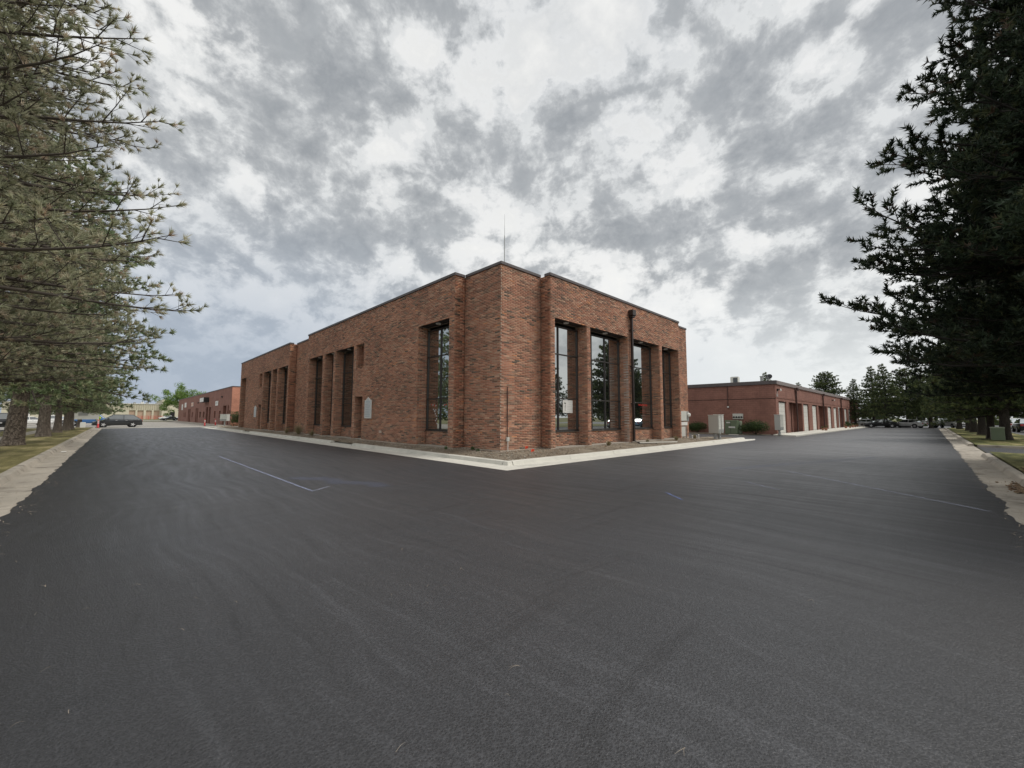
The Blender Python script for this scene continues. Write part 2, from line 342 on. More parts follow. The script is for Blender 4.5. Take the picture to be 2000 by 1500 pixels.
def brick_mat():
    m_=bpy.data.materials.new('brick'); m_.use_nodes=True; t=NT(m_.node_tree); b=t.n['Principled BSDF']; MATS['brick']=m_
    g=t.new('ShaderNodeNewGeometry').outputs['Position']; c=t.new('ShaderNodeAttribute',attribute_name='Col').outputs['Color']
    c=t.mix(1.,c,t.vm('SCALE',(1,1,1),scale=t.maprange(t.noise(g,26,5,.65),.25,.75,.86,1.14,False)),'MULTIPLY')
    c=t.mix(1.,c,t.vm('SCALE',(1,1,1),scale=t.maprange(t.noise(g,.55,4,.6),.3,.7,.86,1.13,False)),'MULTIPLY')
    mp=t.new('ShaderNodeMapping'); mp.inputs['Scale'].default_value=(3.2,3.2,.16); t.l.new(g,mp.inputs[0]); sp=t.new('ShaderNodeSeparateXYZ'); t.l.new(g,sp.inputs[0])
    streak=t.noise(mp.outputs[0],1.6,5,.65)
    top=t.maprange(sp.outputs[2],5.6,7.8,0,1); low=t.maprange(sp.outputs[2],1.1,.3,0,1)
    c=t.mix(t.math('MULTIPLY',t.maprange(streak,.50,.72,0,.55),top),c,(.20,.135,.105))
    c=t.mix(t.math('MULTIPLY',t.maprange(t.noise(g,2.2,5,.65),.42,.66,0,.55),low),c,(.22,.17,.13))
    c=t.mix(t.maprange(t.noise(t.vm('ADD',mp.outputs[0],(9,3,2)),2.4,5,.7),.66,.80,0,.28),c,(.52,.46,.40))
    t.put(b.inputs['Base Color'],c); b.inputs['Roughness'].default_value=.88; b.inputs['Specular IOR Level'].default_value=.3
    bp=t.new('ShaderNodeBump'); bp.inputs['Distance'].default_value=.003; t.l.new(t.noise(g,120,3,.6),bp.inputs['Height']); t.l.new(bp.outputs[0],b.inputs['Normal']); return m_
BRICK=brick_mat()
COPING=pmat('coping_metal',(.115,.10,.10),.5,metal=.3,var=.15,vscale=2)
COPL=pmat('pale_coping',(.30,.26,.25),.5,metal=.3,var=.12,vscale=2)
CONC=pmat('new_concrete',(.62,.60,.535),.85,var=.10,vscale=1.6,bump=.004,bscale=60,var2=((.45,.44,.39),1.1,.55,.75))
CONCF=pmat('foundation_concrete',(.36,.32,.27),.9,var=.2,vscale=3,bump=.006,bscale=40)
CONCO=pmat('old_concrete',(.40,.36,.30),.9,var=.16,vscale=1.2,bump=.007,bscale=50,var2=((.20,.175,.145),1.7,.50,.70))
ROOFM=pmat('roof_membrane',(.45,.44,.42),.9,var=.1)
FRAME=pmat('bronze_frame',(.085,.078,.073),.42,metal=.6)
SOFF=pmat('soffit_brown',(.035,.028,.024),.8,var=.1)
GLASS=glass_mat('tinted_window_glass')
GLASSL=glass_mat('street_side_glass',(.02,.017,.015),.26)
DARK=pmat('dark_interior',(.012,.011,.011),.8)
WHITE=pmat('white_paint',(.78,.77,.73),.5,var=.05)
SOIL=ground_mat('planting_bed_soil',[(.25,(.12,.095,.07)),(.45,(.215,.175,.13)),(.6,(.30,.255,.195)),(.8,(.42,.37,.30))],1.4,30,bump=.04)
GRASSL=ground_mat('dry_lawn',[(.36,(.085,.072,.036)),(.45,(.15,.135,.056)),(.52,(.225,.20,.085)),(.60,(.36,.30,.155)),(.72,(.46,.385,.22))],.42,26,stripe=(6,(2.2,.55,1)),bump=.03)
GRASSR=ground_mat('green_lawn',[(.36,(.04,.042,.018)),(.45,(.085,.092,.032)),(.52,(.15,.15,.05)),(.60,(.28,.24,.115)),(.72,(.42,.345,.20))],.4,26,stripe=(0,(.5,2.2,1)),bump=.03)
EARTH=ground_mat('far_ground',[(.3,(.12,.13,.06)),(.6,(.2,.19,.1)),(.8,(.3,.27,.17))],.05,4)
RED=painted_brick('painted_brick',(.29,.145,.112),(.265,.13,.10),(.22,.108,.084))
RED_LIT=painted_brick('painted_brick_lit_side',(.55,.26,.18),(.50,.23,.155),(.43,.20,.14),bw=.4,bh=.2,ms=.02)  # brighter copy of the red wall, daylight on the end wall painted in
PBARK=bark_mat('grey_pine_bark',(.22,.175,.145),(.36,.31,.26))
DBARK=bark_mat('dark_pine_bark',(.06,.052,.045),(.11,.095,.08))
NEEDLE=foliage_mat('pine_needles'); LEAF=foliage_mat('leaves',.5,.35)
STEELG=pmat('grey_steel',(.33,.34,.33),.5,metal=.3,var=.06); PALEG=pmat('pale_grey_box',(.60,.60,.55),.5,var=.05)
GREENB=pmat('green_utility_box',(.13,.165,.10),.55,var=.08); BLACK=pmat('black_plastic',(.015,.015,.016),.5)
PIPEB=pmat('brown_downspout',(.085,.045,.038),.45,metal=.2,var=.1)
LIMB=pmat('limb_bark',(.085,.07,.058),.95,var=.3,vscale=4)
LIMBD=pmat('dark_limb_bark',(.035,.03,.026),.95,var=.3,vscale=4)
DSPM=pmat('near_black_downspout',(.035,.024,.021),.4,metal=.2,var=.1)
# ------------------------------------------------------------------ the ground
def sheet(name,pts,z,mat,kind='structure'):
    return tag(link(name,me_from(name,[(x,y,z) for x,y in pts],[tuple(range(len(pts)))],mat)),kind=kind)
sheet('ground',[(-900,-900),(900,-900),(900,900),(-900,900)],-.03,EARTH)
def ragged(p0,p1,step,amp,seed):
    r=random.Random(seed); n=max(2,int(math.dist(p0,p1)/step)); d=((p1[0]-p0[0])/n,(p1[1]-p0[1])/n); L=math.hypot(*d); nx,ny=-d[1]/L,d[0]/L
    out=[]; a=0
    for i in range(n+1):
        a=.6*a+r.gauss(0,amp); out.append((p0[0]+d[0]*i+nx*a,p0[1]+d[1]*i+ny*a))
    return out
# old lots first, the new asphalt lies on them
sheet('old_road',[(-30,70),(40,70),(40,200),(-30,200)],-.012,OLDA)
sheet('side_street',[(-8.2,2.2),(-7.6,70.5),(-60,70.5),(-60,2.2)],-.008,OLDA)
sheet('far_car_park',[(86,-60),(150,-60),(150,60),(86,60)],-.014,ASPH)
sheet('right_car_park',[(2.2,-5.6),(95,-5.6),(95,-19),(2.2,-19)],-.010,ASPH)
sheet('yard_asphalt',[(28,9.0),(110,9.0),(110,55),(28,55)],-.016,ASPH)
e=[(-45,2)]
e+=ragged((-1.2,2),(-1.3,72.1),.16,.022,1)            # left edge
e+=ragged((-1.3,72.1),(9.0,73.2),.4,.03,2)
e+=[(9.0,66),(9.0,9.4),(33.3,9.4),(33.3,12.5),(92,12.5)]
e+=ragged((92,12.5),(91.5,-.6),.5,.05,3)
e+=ragged((91.5,-.62),(2.0,-.84),.16,.022,4)
e+=[(2,-45),(-45,-45)]
ms=[(x,y,0.) for x,y in e]
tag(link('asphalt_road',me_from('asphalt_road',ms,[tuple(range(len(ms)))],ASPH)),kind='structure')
# concrete cross gutter where the new asphalt ends, and the grass beyond the old road
sheet('gutter_strip',ragged((-3.2,73.4),(12,74.3),.5,.02,8)+[(12,76.2),(-3.2,75.2)],.006,CONC)
sheet('far_lawn',[(-30,150),(13,150),(13,162),(-30,162)],.05,GRASSR)
# ---- kerbs: profile across (offset towards the verge, z), poured in 3 m sections
def kerb_run(parent,p0,p1,side,prof,mat,L=3.05,skip=(),gap=.02,name='kerb_section',start=0.):
    """prof: list of (offset,z) polygon; side = unit vector towards the verge"""
    D=math.dist(p0,p1); d=((p1[0]-p0[0])/D,(p1[1]-p0[1])/D); s=start; k=0
    while s<D-.05:
        e_=min(s+L,D); 
        if not any(a<=(s+e_)/2<=b for a,b in skip):
            mb=MB(); n=len(prof); r=random.Random(int(s*10)+int(p0[0]*7)); vs=[]
            for q,j in((s+gap/2,0),(e_-gap/2,1)):
                dz=r.uniform(-.004,.004)
                for o_,z in prof: vs.append((p0[0]+d[0]*q+side[0]*o_,p0[1]+d[1]*q+side[1]*o_,z+(dz if z>0.03 else 0)))
            fs=[tuple(range(n)),tuple(range(2*n-1,n-1,-1))]+[(i,n+i,n+(i+1)%n,(i+1)%n) for i in range(n)]
            mb.add(vs,fs).obj(name,mat,parent)
        s=e_; k+=1
NEWP=[(0,-.05),(0,.003),(.66,.016),(.72,.022),(.765,.135),(.80,.15),(.93,.152),(.945,.14),(.945,-.05)]
DROP=[(0,-.05),(0,.003),(.66,.016),(.72,.024),(.94,.04),(.945,-.05)]
OLDP=[(0,-.05),(0,-.004),(.52,.004),(.60,.012),(.665,.125),(.70,.142),(.84,.145),(.86,.13),(.86,-.05)]
k=empty('kerb'); tag(k,kind='structure')
kerb_run(k,(8.46,8.98),(8.46,66.0),(1,0),NEWP,CONC,skip=((13.5,15.9),(37.5,39.9)),L=3.0,start=.96)
kerb_run(k,(8.46,8.98),(8.46,66.0),(1,0),DROP,CONC,L=3.0,start=12.96,skip=((16,36),(40,99)),name='dropped_kerb')
kerb_run(k,(8.48,8.94),(33.0,8.94),(0,1),NEWP,CONC,L=3.05,start=.95)
# the mitred corner block
cs=[]
for o_,z in NEWP: cs.append((8.46+o_,8.95+o_,z))
for o_,z in NEWP: cs.append((8.46+o_,9.93,z))
for o_,z in NEWP: cs.append((9.42,8.95+o_,z))
n=len(NEWP); fs=[(i,n+i,n+(i+1)%n,(i+1)%n) for i in range(n)]+[(i,(i+1)%n,2*n+(i+1)%n,2*n+i) for i in range(n)]
link('kerb_corner',me_from('kerb_corner',cs,fs,CONC),k)
# rounded tail of the kerb at the right end, flat tail at the far left end
MB().add([(33.0,9.66,.02),(33.0,9.72,.15),(33.0,9.885,.15),(33.35,9.74,.13),(33.45,9.8,.12),(33.35,9.95,.0),(33.5,9.7,0),(33.0,9.9,0)],[(1,3,4,2),(0,6,3,1),(3,6,4),(4,6,5),(2,4,5,7)]).obj('kerb_end',CONC,k)
MB().prism([(33.0,8.94),(34.6,9.35),(33.6,9.9),(33.0,9.9)],-.05,.006).obj('gutter_tail',CONC,k)
MB().prism([(8.46,66),(8.3,70.5),(9.0,70.5),(9.4,66)],-.05,.006).obj('gutter_tail',CONC,k)
kl=empty('left_kerb'); tag(kl,kind='structure'); kerb_run(kl,(-1.17,2.0),(-1.3,73.4),(-1,0),OLDP,CONCO)
kr=empty('right_kerb'); tag(kr,kind='structure')
kerb_run(kr,(2,-.80),(91,-.62),(0,-1),OLDP,CONCO,skip=((25.6,32.3),))
kerb_run(kr,(2,-.80),(91,-.62),(0,-1),[(0,-.05),(0,-.004),(.55,.004),(.86,.03),(.86,-.05)],CONCO,skip=((-1,25.6),(32.3,99)),name='dropped_kerb')
# walks to the two doors
pw=empty('path'); tag(pw,kind='structure')
for v0 in (23.0,47.0):
    MB().prism([(9.407,-.02),(9.407,.042),(9.81,.145),(9.81,-.02)],v0-1.05,v0+1.93,axis='y').obj('ramp',CONC,pw)
    for j in range(1,2):
        MB().box(9.42+j*.40,9.42+j*.40+.385,v0-.15,v0+1.35,.0,.155,bev=.008).obj('slab',CONC,pw)
MB().box(10.22,10.7,23.02,24.2,.0,.30,bev=.01).obj('door_step',CONC,pw)
MB().box(10.22,10.7,46.45,47.6,.0,.30,bev=.01).obj('door_step',CONC,pw)
# lawns, with the sidewalk on the left
def bumpy(name,x0,x1,y0,y1,z,mat,step,amp,seed,edge=.0,kind='structure',slope=None):
    nx=max(2,int((x1-x0)/step)); ny=max(2,int((y1-y0)/step)); r=np.random.default_rng(seed)
    X,Y=np.meshgrid(np.linspace(x0,x1,nx+1),np.linspace(y0,y1,ny+1),indexing='ij')
    from mathutils import noise as mn
    Z=np.zeros_like(X)
    for i in range(nx+1):
        for j in range(ny+1):
            Z[i,j]=z+amp*mn.noise(Vector((X[i,j]*1.3,Y[i,j]*1.3,seed)))+amp*.6*mn.noise(Vector((X[i,j]*5,Y[i,j]*5,seed)))
            if slope: Z[i,j]+=slope(X[i,j],Y[i,j])
    V=np.stack([X.ravel(),Y.ravel(),Z.ravel()],1); I=np.arange((nx+1)*(ny+1)).reshape(nx+1,ny+1)
    T=np.stack([I[:-1,:-1].ravel(),I[1:,:-1].ravel(),I[1:,1:].ravel(),I[:-1,1:].ravel()],1)
    return tag(link(name,tri_mesh(name,V,T,mat,smooth=True)),kind=kind)
bumpy('left_lawn',-4.75,-2.05,2,73.5,.135,GRASSL,.45,.025,3)
bumpy('left_verge_strip',-7.65,-5.75,2,73.5,.10,GRASSL,.5,.025,4)
bumpy('right_lawn',2,27.6,-5.6,-1.68,.135,GRASSR,.4,.03,5)
bumpy('right_far_lawn',34.4,92,-5.6,-1.62,.135,GRASSR,.5,.03,6)
sw=empty('sidewalk'); tag(sw,kind='structure')
y=2.5
while y<72:
    MB().box(-5.72,-4.78,y,y+1.49,.0,.138+random.uniform(-.004,.004),bev=.008).obj('slab',CONCO,sw); y+=1.5
sheet('driveway',[(27.75,-1.66),(34.2,-1.66),(33.9,-5.6),(27.9,-5.6)],.028,ASPH)
MB().box(34.22,34.36,-5.6,-1.66,-.02,.15,bev=.015).obj('driveway_kerb',CONCO,kr)
# planting bed
def bed_slope(x,y):
    a=min(1,max(0,(x-9.4)/.8)); b=min(1,max(0,(y-9.9)/1.2)); return .13*min(a,b)
bumpy('planting_bed',9.41,10.95,9.9,66,.12,SOIL,.14,.03,9,slope=bed_slope)
bumpy('planting_bed_side',10.95,32.9,9.9,12.2,.12,SOIL,.14,.03,9,slope=lambda x,y:bed_slope(99,y)*(1 if x<27 else max(0,1-(x-27)/2)))
# pebbles, bark and clods of the bed
def pebbles(name,n,fn,mat,smin,smax,seed,cols):
    r=np.random.default_rng(seed); base=np.array([(1,0,0),(-1,0,0),(0,1,0),(0,-1,0),(0,0,1),(0,0,-1)],float)
    F=np.array([(0,2,4),(2,1,4),(1,3,4),(3,0,4),(2,0,5),(1,2,5),(3,1,5),(0,3,5)])
    V=[];T=[];C=[]
    for i in range(n):
        p=fn(r); s=r.uniform(smin,smax)*(r.uniform(.4,1)**2+.3); sc3=np.array([s*r.uniform(.6,1.6),s*r.uniform(.5,1),s*r.uniform(.35,.7)])
        a=r.uniform(0,6.28); v=base*sc3*(1+r.uniform(-.25,.25,(6,3))); v=v@np.array([[math.cos(a),math.sin(a),0],[-math.sin(a),math.cos(a),0],[0,0,1]])
        V.append(v+p); T.append(F+6*i); c=cols[r.integers(len(cols))]; k_=r.uniform(.75,1.25); C.append(np.tile([c[0]*k_,c[1]*k_,c[2]*k_,1],(6,1)))
    return tag(link(name,tri_mesh(name,np.concatenate(V),np.concatenate(T),mat,np.concatenate(C))),kind='stuff')
PEB=pmat('pebble',(.3,.26,.2),.9,attr=True,var=.1,vscale=20)
def bedpt(r):
    if r.uniform()<.55: x=r.uniform(9.45,10.7); y=9.9+ (r.uniform()**1.6)*34
    else: y=r.uniform(9.92,11.7); x=9.5+(r.uniform()**1.5)*20
    return np.array([x,y,.125+bed_slope(x,y)+.01])
pc=[(.30,.25,.19),(.22,.18,.13),(.40,.35,.28),(.16,.12,.09),(.5,.46,.40),(.33,.22,.14)]
pebbles('pebbles',7000,bedpt,PEB,.008,.032,3,pc)
tag(bpy.data.objects['pebbles'],'loose pebbles and clods strewn over the planting bed','pebbles')
# ------------------------------------------------------------------ spray-chalk layout marks and litter on the asphalt
def spray_mat(name,col,alpha):
    m_=bpy.data.materials.new(name); m_.use_nodes=True; t=NT(m_.node_tree); b=t.n['Principled BSDF']
    b.inputs['Base Color'].default_value=(*col,1); b.inputs['Roughness'].default_value=.9
    g=t.new('ShaderNodeNewGeometry').outputs['Position']; uv=t.new('ShaderNodeAttribute',attribute_name='Col').outputs['Color']; s=t.new('ShaderNodeSeparateColor'); t.l.new(uv,s.inputs[0])
    a=t.math('MULTIPLY',s.outputs[0],t.maprange(t.noise(g,22,5,.75),.38,.66,.15,1.,False)); t.put(b.inputs['Alpha'],t.math('MULTIPLY',a,alpha,clamp=True))
    MATS[name]=m_; return m_
SPB=spray_mat('blue_chalk',(.28,.38,.80),1.0); SPL=spray_mat('light_blue_chalk',(.50,.56,.82),.9); SPW=spray_mat('white_chalk',(.62,.66,.85),.85); SPF=spray_mat('faint_blue_chalk',(.20,.25,.45),.22); SPG=spray_mat('pale_chalk',(.55,.56,.60),.65)
def spray(name,pts,w,mat,label,z=.005,feather=.5):
    V=[];F=[];C=[]; n=len(pts)
    r=random.Random(len(label)+int(pts[0][0]*10))
    for i,(x,y) in enumerate(pts):
        a=pts[max(0,i-1)]; b=pts[min(n-1,i+1)]; dx,dy=b[0]-a[0],b[1]-a[1]; L=math.hypot(dx,dy) or 1; nx,ny=-dy/L,dx/L
        end=min(1,min(i,n-1-i)/1.5+.3)
        for o_,c in((-w,0),(-w*.35,1),(w*.35,1),(w,0)): V.append((x+nx*o_,y+ny*o_,z)); C.append((c*end*r.uniform(.6,1),0,0,1))
    for i in range(n-1):
        for j in range(3): F.append((4*i+j,4*i+j+1,4*i+4+j+1,4*i+4+j))
    return tag(link(name,me_from(name,V,F,mat,cols=C)),label,'paint mark','chalk layout marks on the new asphalt')
def wline(p0,p1,n=14,amp=.02,seed=1):
    r=random.Random(seed); return [(p0[0]+(p1[0]-p0[0])*i/n+r.gauss(0,amp),p0[1]+(p1[1]-p0[1])*i/n+r.gauss(0,amp)) for i in range(n+1)]
spray('chalk_line',wline((2.99,19.9),(3.09,9.28),30,.006),.035,SPL,'long pale blue chalk line running lengthwise on the asphalt left of the building corner')
spray('chalk_line',wline((8.51,4.05),(7.97,3.45),8,.004),.035,SPB,'short bright blue chalk dash on the open asphalt in front of the corner')
spray('chalk_line',wline((14.6,3.15),(10.9,-.62),40,.012),.04,SPW,'long whitish chalk line slanting to the right-hand gutter')
spray('chalk_line',wline((11.4,3.35),(10.6,2.4),12,.01),.03,SPW,'faint short chalk streak beside the long whitish line')
spray('chalk_smudge',wline((3.5,11.6),(4.6,8.9),16,.12,3),.30,SPF,'broad bluish chalk smudge beside the end of the long blue line')
spray('chalk_line',wline((16.8,6.0),(23.5,1.2),30,.03,5),.05,SPG,'faint far chalk line across the street leading to the garage units')
spray('chalk_line',wline((3.05,9.3),(3.6,9.7),6,.01,6),.03,SPW,'small chalk tick closing the end of the long blue line')
spray('chalk_line',wline((13.5,4.6),(22.5,1.6),30,.05,8),.22,SPF,'broad faint bluish dust streak beside the long whitish line')
# fallen needles and twigs
NL=pmat('fallen_needle',(.36,.30,.23),.8)
def litter():
    V=[];F=[];r=random.Random(11)
    def needle(x,y,a,L,w):
        b=len(V); c=r.uniform(-.5,.5)
        for i in range(4):
            t=i/3; aa=a+c*t; px=x+math.cos(aa)*L*t; py=y+math.sin(aa)*L*t; z=.006+.012*math.sin(t*3.14)
            nx,ny=-math.sin(aa)*w*(1-.6*t),math.cos(aa)*w*(1-.6*t); V.append((px+nx,py+ny,z)); V.append((px-nx,py-ny,z))
        for i in range(3): F.append((b+2*i,b+2*i+1,b+2*i+3,b+2*i+2))
    sp=[(1.95,1.93),(2.07,.92),(2.7,3.57),(-.12,4.95),(.25,5.31),(-.39,5.85),(.83,9.26),(1.09,7.65),(1.23,6.8),(2.57,4.57),(4.48,.83),(7.6,2.4),(5.9,4.2)]
    for x,y in sp:
        a=r.uniform(0,6.28)
        for k in range(2): needle(x,y,a+r.uniform(-.25,.25),r.uniform(.05,.085),.0013)
    for i in range(45):
        x=r.uniform(-1,2.5); y=r.uniform(1.5,12) if r.random()<.6 else r.uniform(2,6)
        needle(x,y,r.uniform(0,6.28),r.uniform(.03,.07),.001)
    for i in range(500): needle(r.uniform(-1.85,-.9),r.uniform(5,30),r.uniform(0,6.28),r.uniform(.05,.12),.004)
    for i in range(700): needle(r.uniform(8,30),r.uniform(-1.45,-.7)+0*i,r.uniform(0,6.28),r.uniform(.05,.13),.004)
    return tag(link('pine_litter',me_from('pine_litter',V,F,NL)),'fallen pine needles scattered over the asphalt and gutters','litter',kind='stuff')
litter()
# ------------------------------------------------------------------ main brick building
CO=.0685; BL=.295; ZB=.30; ZT=7.78     # course, brick module, brick foot, parapet top
PAL=[((.44,.205,.130),34),((.51,.275,.180),20),((.34,.160,.102),18),((.225,.125,.086),9),((.30,.185,.125),9),((.13,.10,.075),2),((.57,.255,.13),2),((.52,.32,.22),4)]
PC=np.array([p[0] for p in PAL]); PW=np.array([p[1] for p in PAL],float); PW/=PW.sum()
from mathutils import noise as mnoise
brick_parts=[]                          # nearest whole bricks, filled below
def brick_colour(r,h,z,stain):
    n=mnoise.noise(Vector((h*.38,z*.8,3.3)))
    w=PW.copy(); w[3]*=max(.25,1+1.6*n); w[2]*=max(.4,1+.9*n); w[1]*=max(.3,1-1.3*n); w[6]*=max(.2,1-2*n); w/=w.sum()
    c=PC[r.choice(len(PC),p=w)]*r.uniform(.90,1.10)
    if stain:
        s=stain(h,z); c=c*(1-s)+np.array((.62,.58,.53))*s
    return c
class Bricks:
    def __init__(s): s.rects=[]
    def patch(s,axis,pos,h0,h1,z0,z1,nrm,stain=None,parts=False):
        """vertical wall face. axis 'x': the face lies on x=pos and runs along y; nrm -1/+1: facing side"""
        rows0=int(math.floor((z0-ZB)/CO+.5)); rows1=int(math.floor((z1-ZB)/CO+.5))
        for k in range(rows0,rows1):
            za=ZB+k*CO; off=(k%2)*BL*.5
            a=math.floor((h0-off)/BL)*BL+off
            while a<h1-.01:
                lo,hi=max(a,h0),min(a+BL,h1); full=(hi-lo)>BL-.002
                if hi-lo>.035: s.rects.append((axis,pos,lo+.006*(lo>h0+1e-6),hi-.006*(hi<h1-1e-6),za+.0055,za+CO-.0055,nrm,full,parts,stain))
                a+=BL
    def build(s,parent,cx=0,cy=0):
        r=np.random.default_rng(21); n=len(s.rects)
        def dist(q):
            axis,pos,lo,hi,za,zb,nrm=q[:7]; h=(lo+hi)/2; x,y=(pos,h) if axis=='x' else (h,pos); return (x-cx)**2+(y-cy)**2+((za-1.6)*1.0)**2
        cand=sorted([i for i,q in enumerate(s.rects) if q[7] and q[8]],key=lambda i:dist(s.rects[i]))[:300]; cand=set(cand)
        V=[];C=[];T0=np.array([(0,1,2,3),(0,4,5,1),(1,5,6,2),(2,6,7,3),(3,7,4,0)]);T=[];k=0
        meshes={}
        for i,q in enumerate(s.rects):
            axis,pos,lo,hi,za,zb,nrm,full,parts,stain=q
            pr=r.uniform(-.0018,.0018); f=pos+nrm*(0+pr); bk=pos-nrm*.016; j=r.uniform(-.0012,.0012,4)
            P=[(lo+j[0],za),(hi+j[1],za),(hi+j[1],zb+j[3]),(lo+j[0],zb+j[3])]
            flip=(axis=='x' and nrm<0) or (axis=='y' and nrm>0)
            if flip: P=[P[1],P[0],P[3],P[2]]
            c=brick_colour(r,(lo+hi)/2,za,stain)
            if i in cand:
                ci=int(np.argmin(((PC-c)**2).sum(1))); key=(axis,ci,int(r.integers(3)))
                if key not in meshes:
                    L=(BL-.012)/2; H=(CO-.011)/2; sg=-nrm
                    loc=[]; 
                    for dep in (0,.016):
                        for u,v in ((-L,-H),(L,-H),(L,H),(-L,H)) if not flip else ((L,-H),(-L,-H),(-L,H),(L,H)):
                            loc.append((sg*dep,u,v) if axis=='x' else (u,sg*dep,v))
                    kk=(.88,1,1.12)[key[2]]
                    meshes[key]=me_from('brick',loc,[tuple(t) for t in T0],BRICK,cols=[(*(PC[ci]*kk),1)]*8)
                o=bpy.data.objects.new('brick',meshes[key]); COL.objects.link(o); o.parent=parent
                h=(lo+hi)/2; loc=Vector((f,h,(za+zb)/2) if axis=='x' else (h,f,(za+zb)/2)); o.location=loc-parent_origin(parent)
                continue
            for u,v in P: V.append((f,u,v) if axis=='x' else (u,f,v))
            for u,v in P: V.append((bk,u,v) if axis=='x' else (u,bk,v))
            C+= [(*c,1)]*8; T.append(T0+8*k); k+=1
        me=tri_mesh('brickwork',np.array(V),np.concatenate(T),BRICK,np.array(C))
        o=link('brickwork',me,parent,True,'stuff'); return o
A0=Vector((10.74,11.73,0))
bld=empty('brick_building',A0); tag(bld,'two-storey variegated brick office block with tall recessed dark windows, standing at the street corner','building')
wl=MB(); bk=Bricks(); G=.0045
UL,VR,UC,VC,DP=10.19,11.20,10.74,11.73,.60
def slab_x(v0,v1,z0,z1,u=UL,th=DP+.1): wl.box(u+G,u+th,v0+G*0,v1,z0,z1)
def slab_y(u0,u1,z0,z1,v=VR,th=DP+.1): wl.box(u0,u1,v+G,v+th,z0,z1)
ZF=.16
# openings: (start,end) along the wall
OL=[(14.48,17.05,'win'),(23.07,24.16,'door'),(24.50,27.40,'win'),(27.76,29.39,'win'),(29.79,32.66,'win')]
mir=lambda a:70.66-a
OL2=[(mir(b),mir(a),k_) for a,b,k_ in OL][::-1]
OR=[(13.44,15.80,'win'),(16.08,19.57,'win'),(19.84,23.19,'win'),(23.53,25.85,'win')]
ZO=5.95; ZS=.985
effl=lambda h,z: 0.
def jamb_stain(h,z):
    a=abs(h-(VR+.17))/.16; return max(0,1-a)*min(1,max(0,(5.6-z)/1.5))*max(0,.55+.9*mnoise.noise(Vector((h*9,z*3,1))))
def facade(axis,pos,other,h0,h1,ops,far_end,parts=True):
    """outer wall between h0..h1 on plane pos with recessed openings; builds backing, bricks, windows"""
    sl=slab_x if axis=='x' else slab_y
    edges=[h0]+[e for o in ops for e in o[:2]]+[h1]
    # piers
    for i in range(0,len(edges),2):
        a,b=edges[i],edges[i+1]
        aa=a+(G if True else 0); bb=b-G
        (wl.box(pos+G,pos+DP+.1,aa,bb,ZF,ZO) if axis=='x' else wl.box(aa,bb,pos+G,pos+DP+.1,ZF,ZO))
        bk.patch(axis,pos,a,b,ZB,ZO,-1,parts=parts)
        # jambs: the side facing the camera's end (towards smaller h) shows on the far side of each opening
        if i>0:
            ax2='y' if axis=='x' else 'x'
            st=jamb_stain if (axis=='y' and abs(a-19.57)<.01) else None
            bk.patch(ax2,a,pos+.017,pos+DP-.03,ZB,ZO,-1,stain=st)
        if i+2<len(edges): 
            bk.patch('y' if axis=='x' else 'x',b,pos+.017,pos+DP-.03,ZB,ZO,1)
    # lintel zone
    (wl.box(pos+G,pos+DP+.1,h0+G,h1-G,ZO+.006,ZT-.02) if axis=='x' else wl.box(h0+G,h1-G,pos+G,pos+DP+.1,ZO+.006,ZT-.02))
    bk.patch(axis,pos,h0,h1,ZO,ZT-.03,-1,parts=parts)
    for a,b,kind in ops:
        g=pos+DP
        if kind=='win':
            # brick apron under the sill, set back in the recess
            (wl.box(g-.07+G,g+.1,a,b,ZF,ZS-.05) if axis=='x' else wl.box(a,b,g-.07+G,g+.1,ZF,ZS-.05))
            bk.patch(axis,g-.07,a+.002,b-.002,ZB,ZS-.045,-1,parts=False)
# corner pier
wl.box(UC+G,13.13+.3,VC+G,14.08+.3,ZF,ZT-.02)
bk.patch('x',UC,VC+.017,14.08,ZB,ZT-.03,-1,parts=True)
bk.patch('y',VC,UC,13.13,ZB,ZT-.03,-1,parts=True)
bk.patch('y',14.08,UL,UC,ZB,ZT-.03,-1,parts=True)          # returns of the two outer walls
bk.patch('x',13.13,VR,VC,ZB,ZT-.03,-1,parts=True)
def minus(a,b): pass
facade('x',UL,None,14.08+.017,33.0,OL,33.0)
facade('y',VR,None,13.13+.017,26.0,OR,26.0)
# recess between the two wings and the second wing
wl.box(UC+G,UC+.5,33.0,37.66,ZF,ZT-.02); bk.patch('x',UC,33.0,37.66,ZB,ZT-.03,-1)
bk.patch('y',37.66,UL,UC,ZB,ZT-.03,-1)
facade('x',UL,None,37.66+.017,56.58,OL2,56.58,parts=False)
wl.box(UC+G,UC+.5,56.58,58.93,ZF,ZT-.02); bk.patch('x',UC,56.58,58.93,ZB,ZT-.03,-1)
# right end recess, rear and far walls, roof
wl.box(26.0,28.4-G,VC+G,VC+.5,ZF,ZT-.02); bk.patch('y',VC,26.0,28.4,ZB,ZT-.03,-1)
wl.box(28.4-.3,28.4-G,VC+.5,58.9,ZF,ZT-.02); wl.box(UC+.5,28.4-.3,58.6,58.93,ZF,ZT-.02)
wall=wl.obj('wall',MORTAR,bld,True)
bk.build(wall)
MB().box(UC+.2,28.2,VC+.2,58.7,7.2,7.3).obj('roof',ROOFM,bld,True)
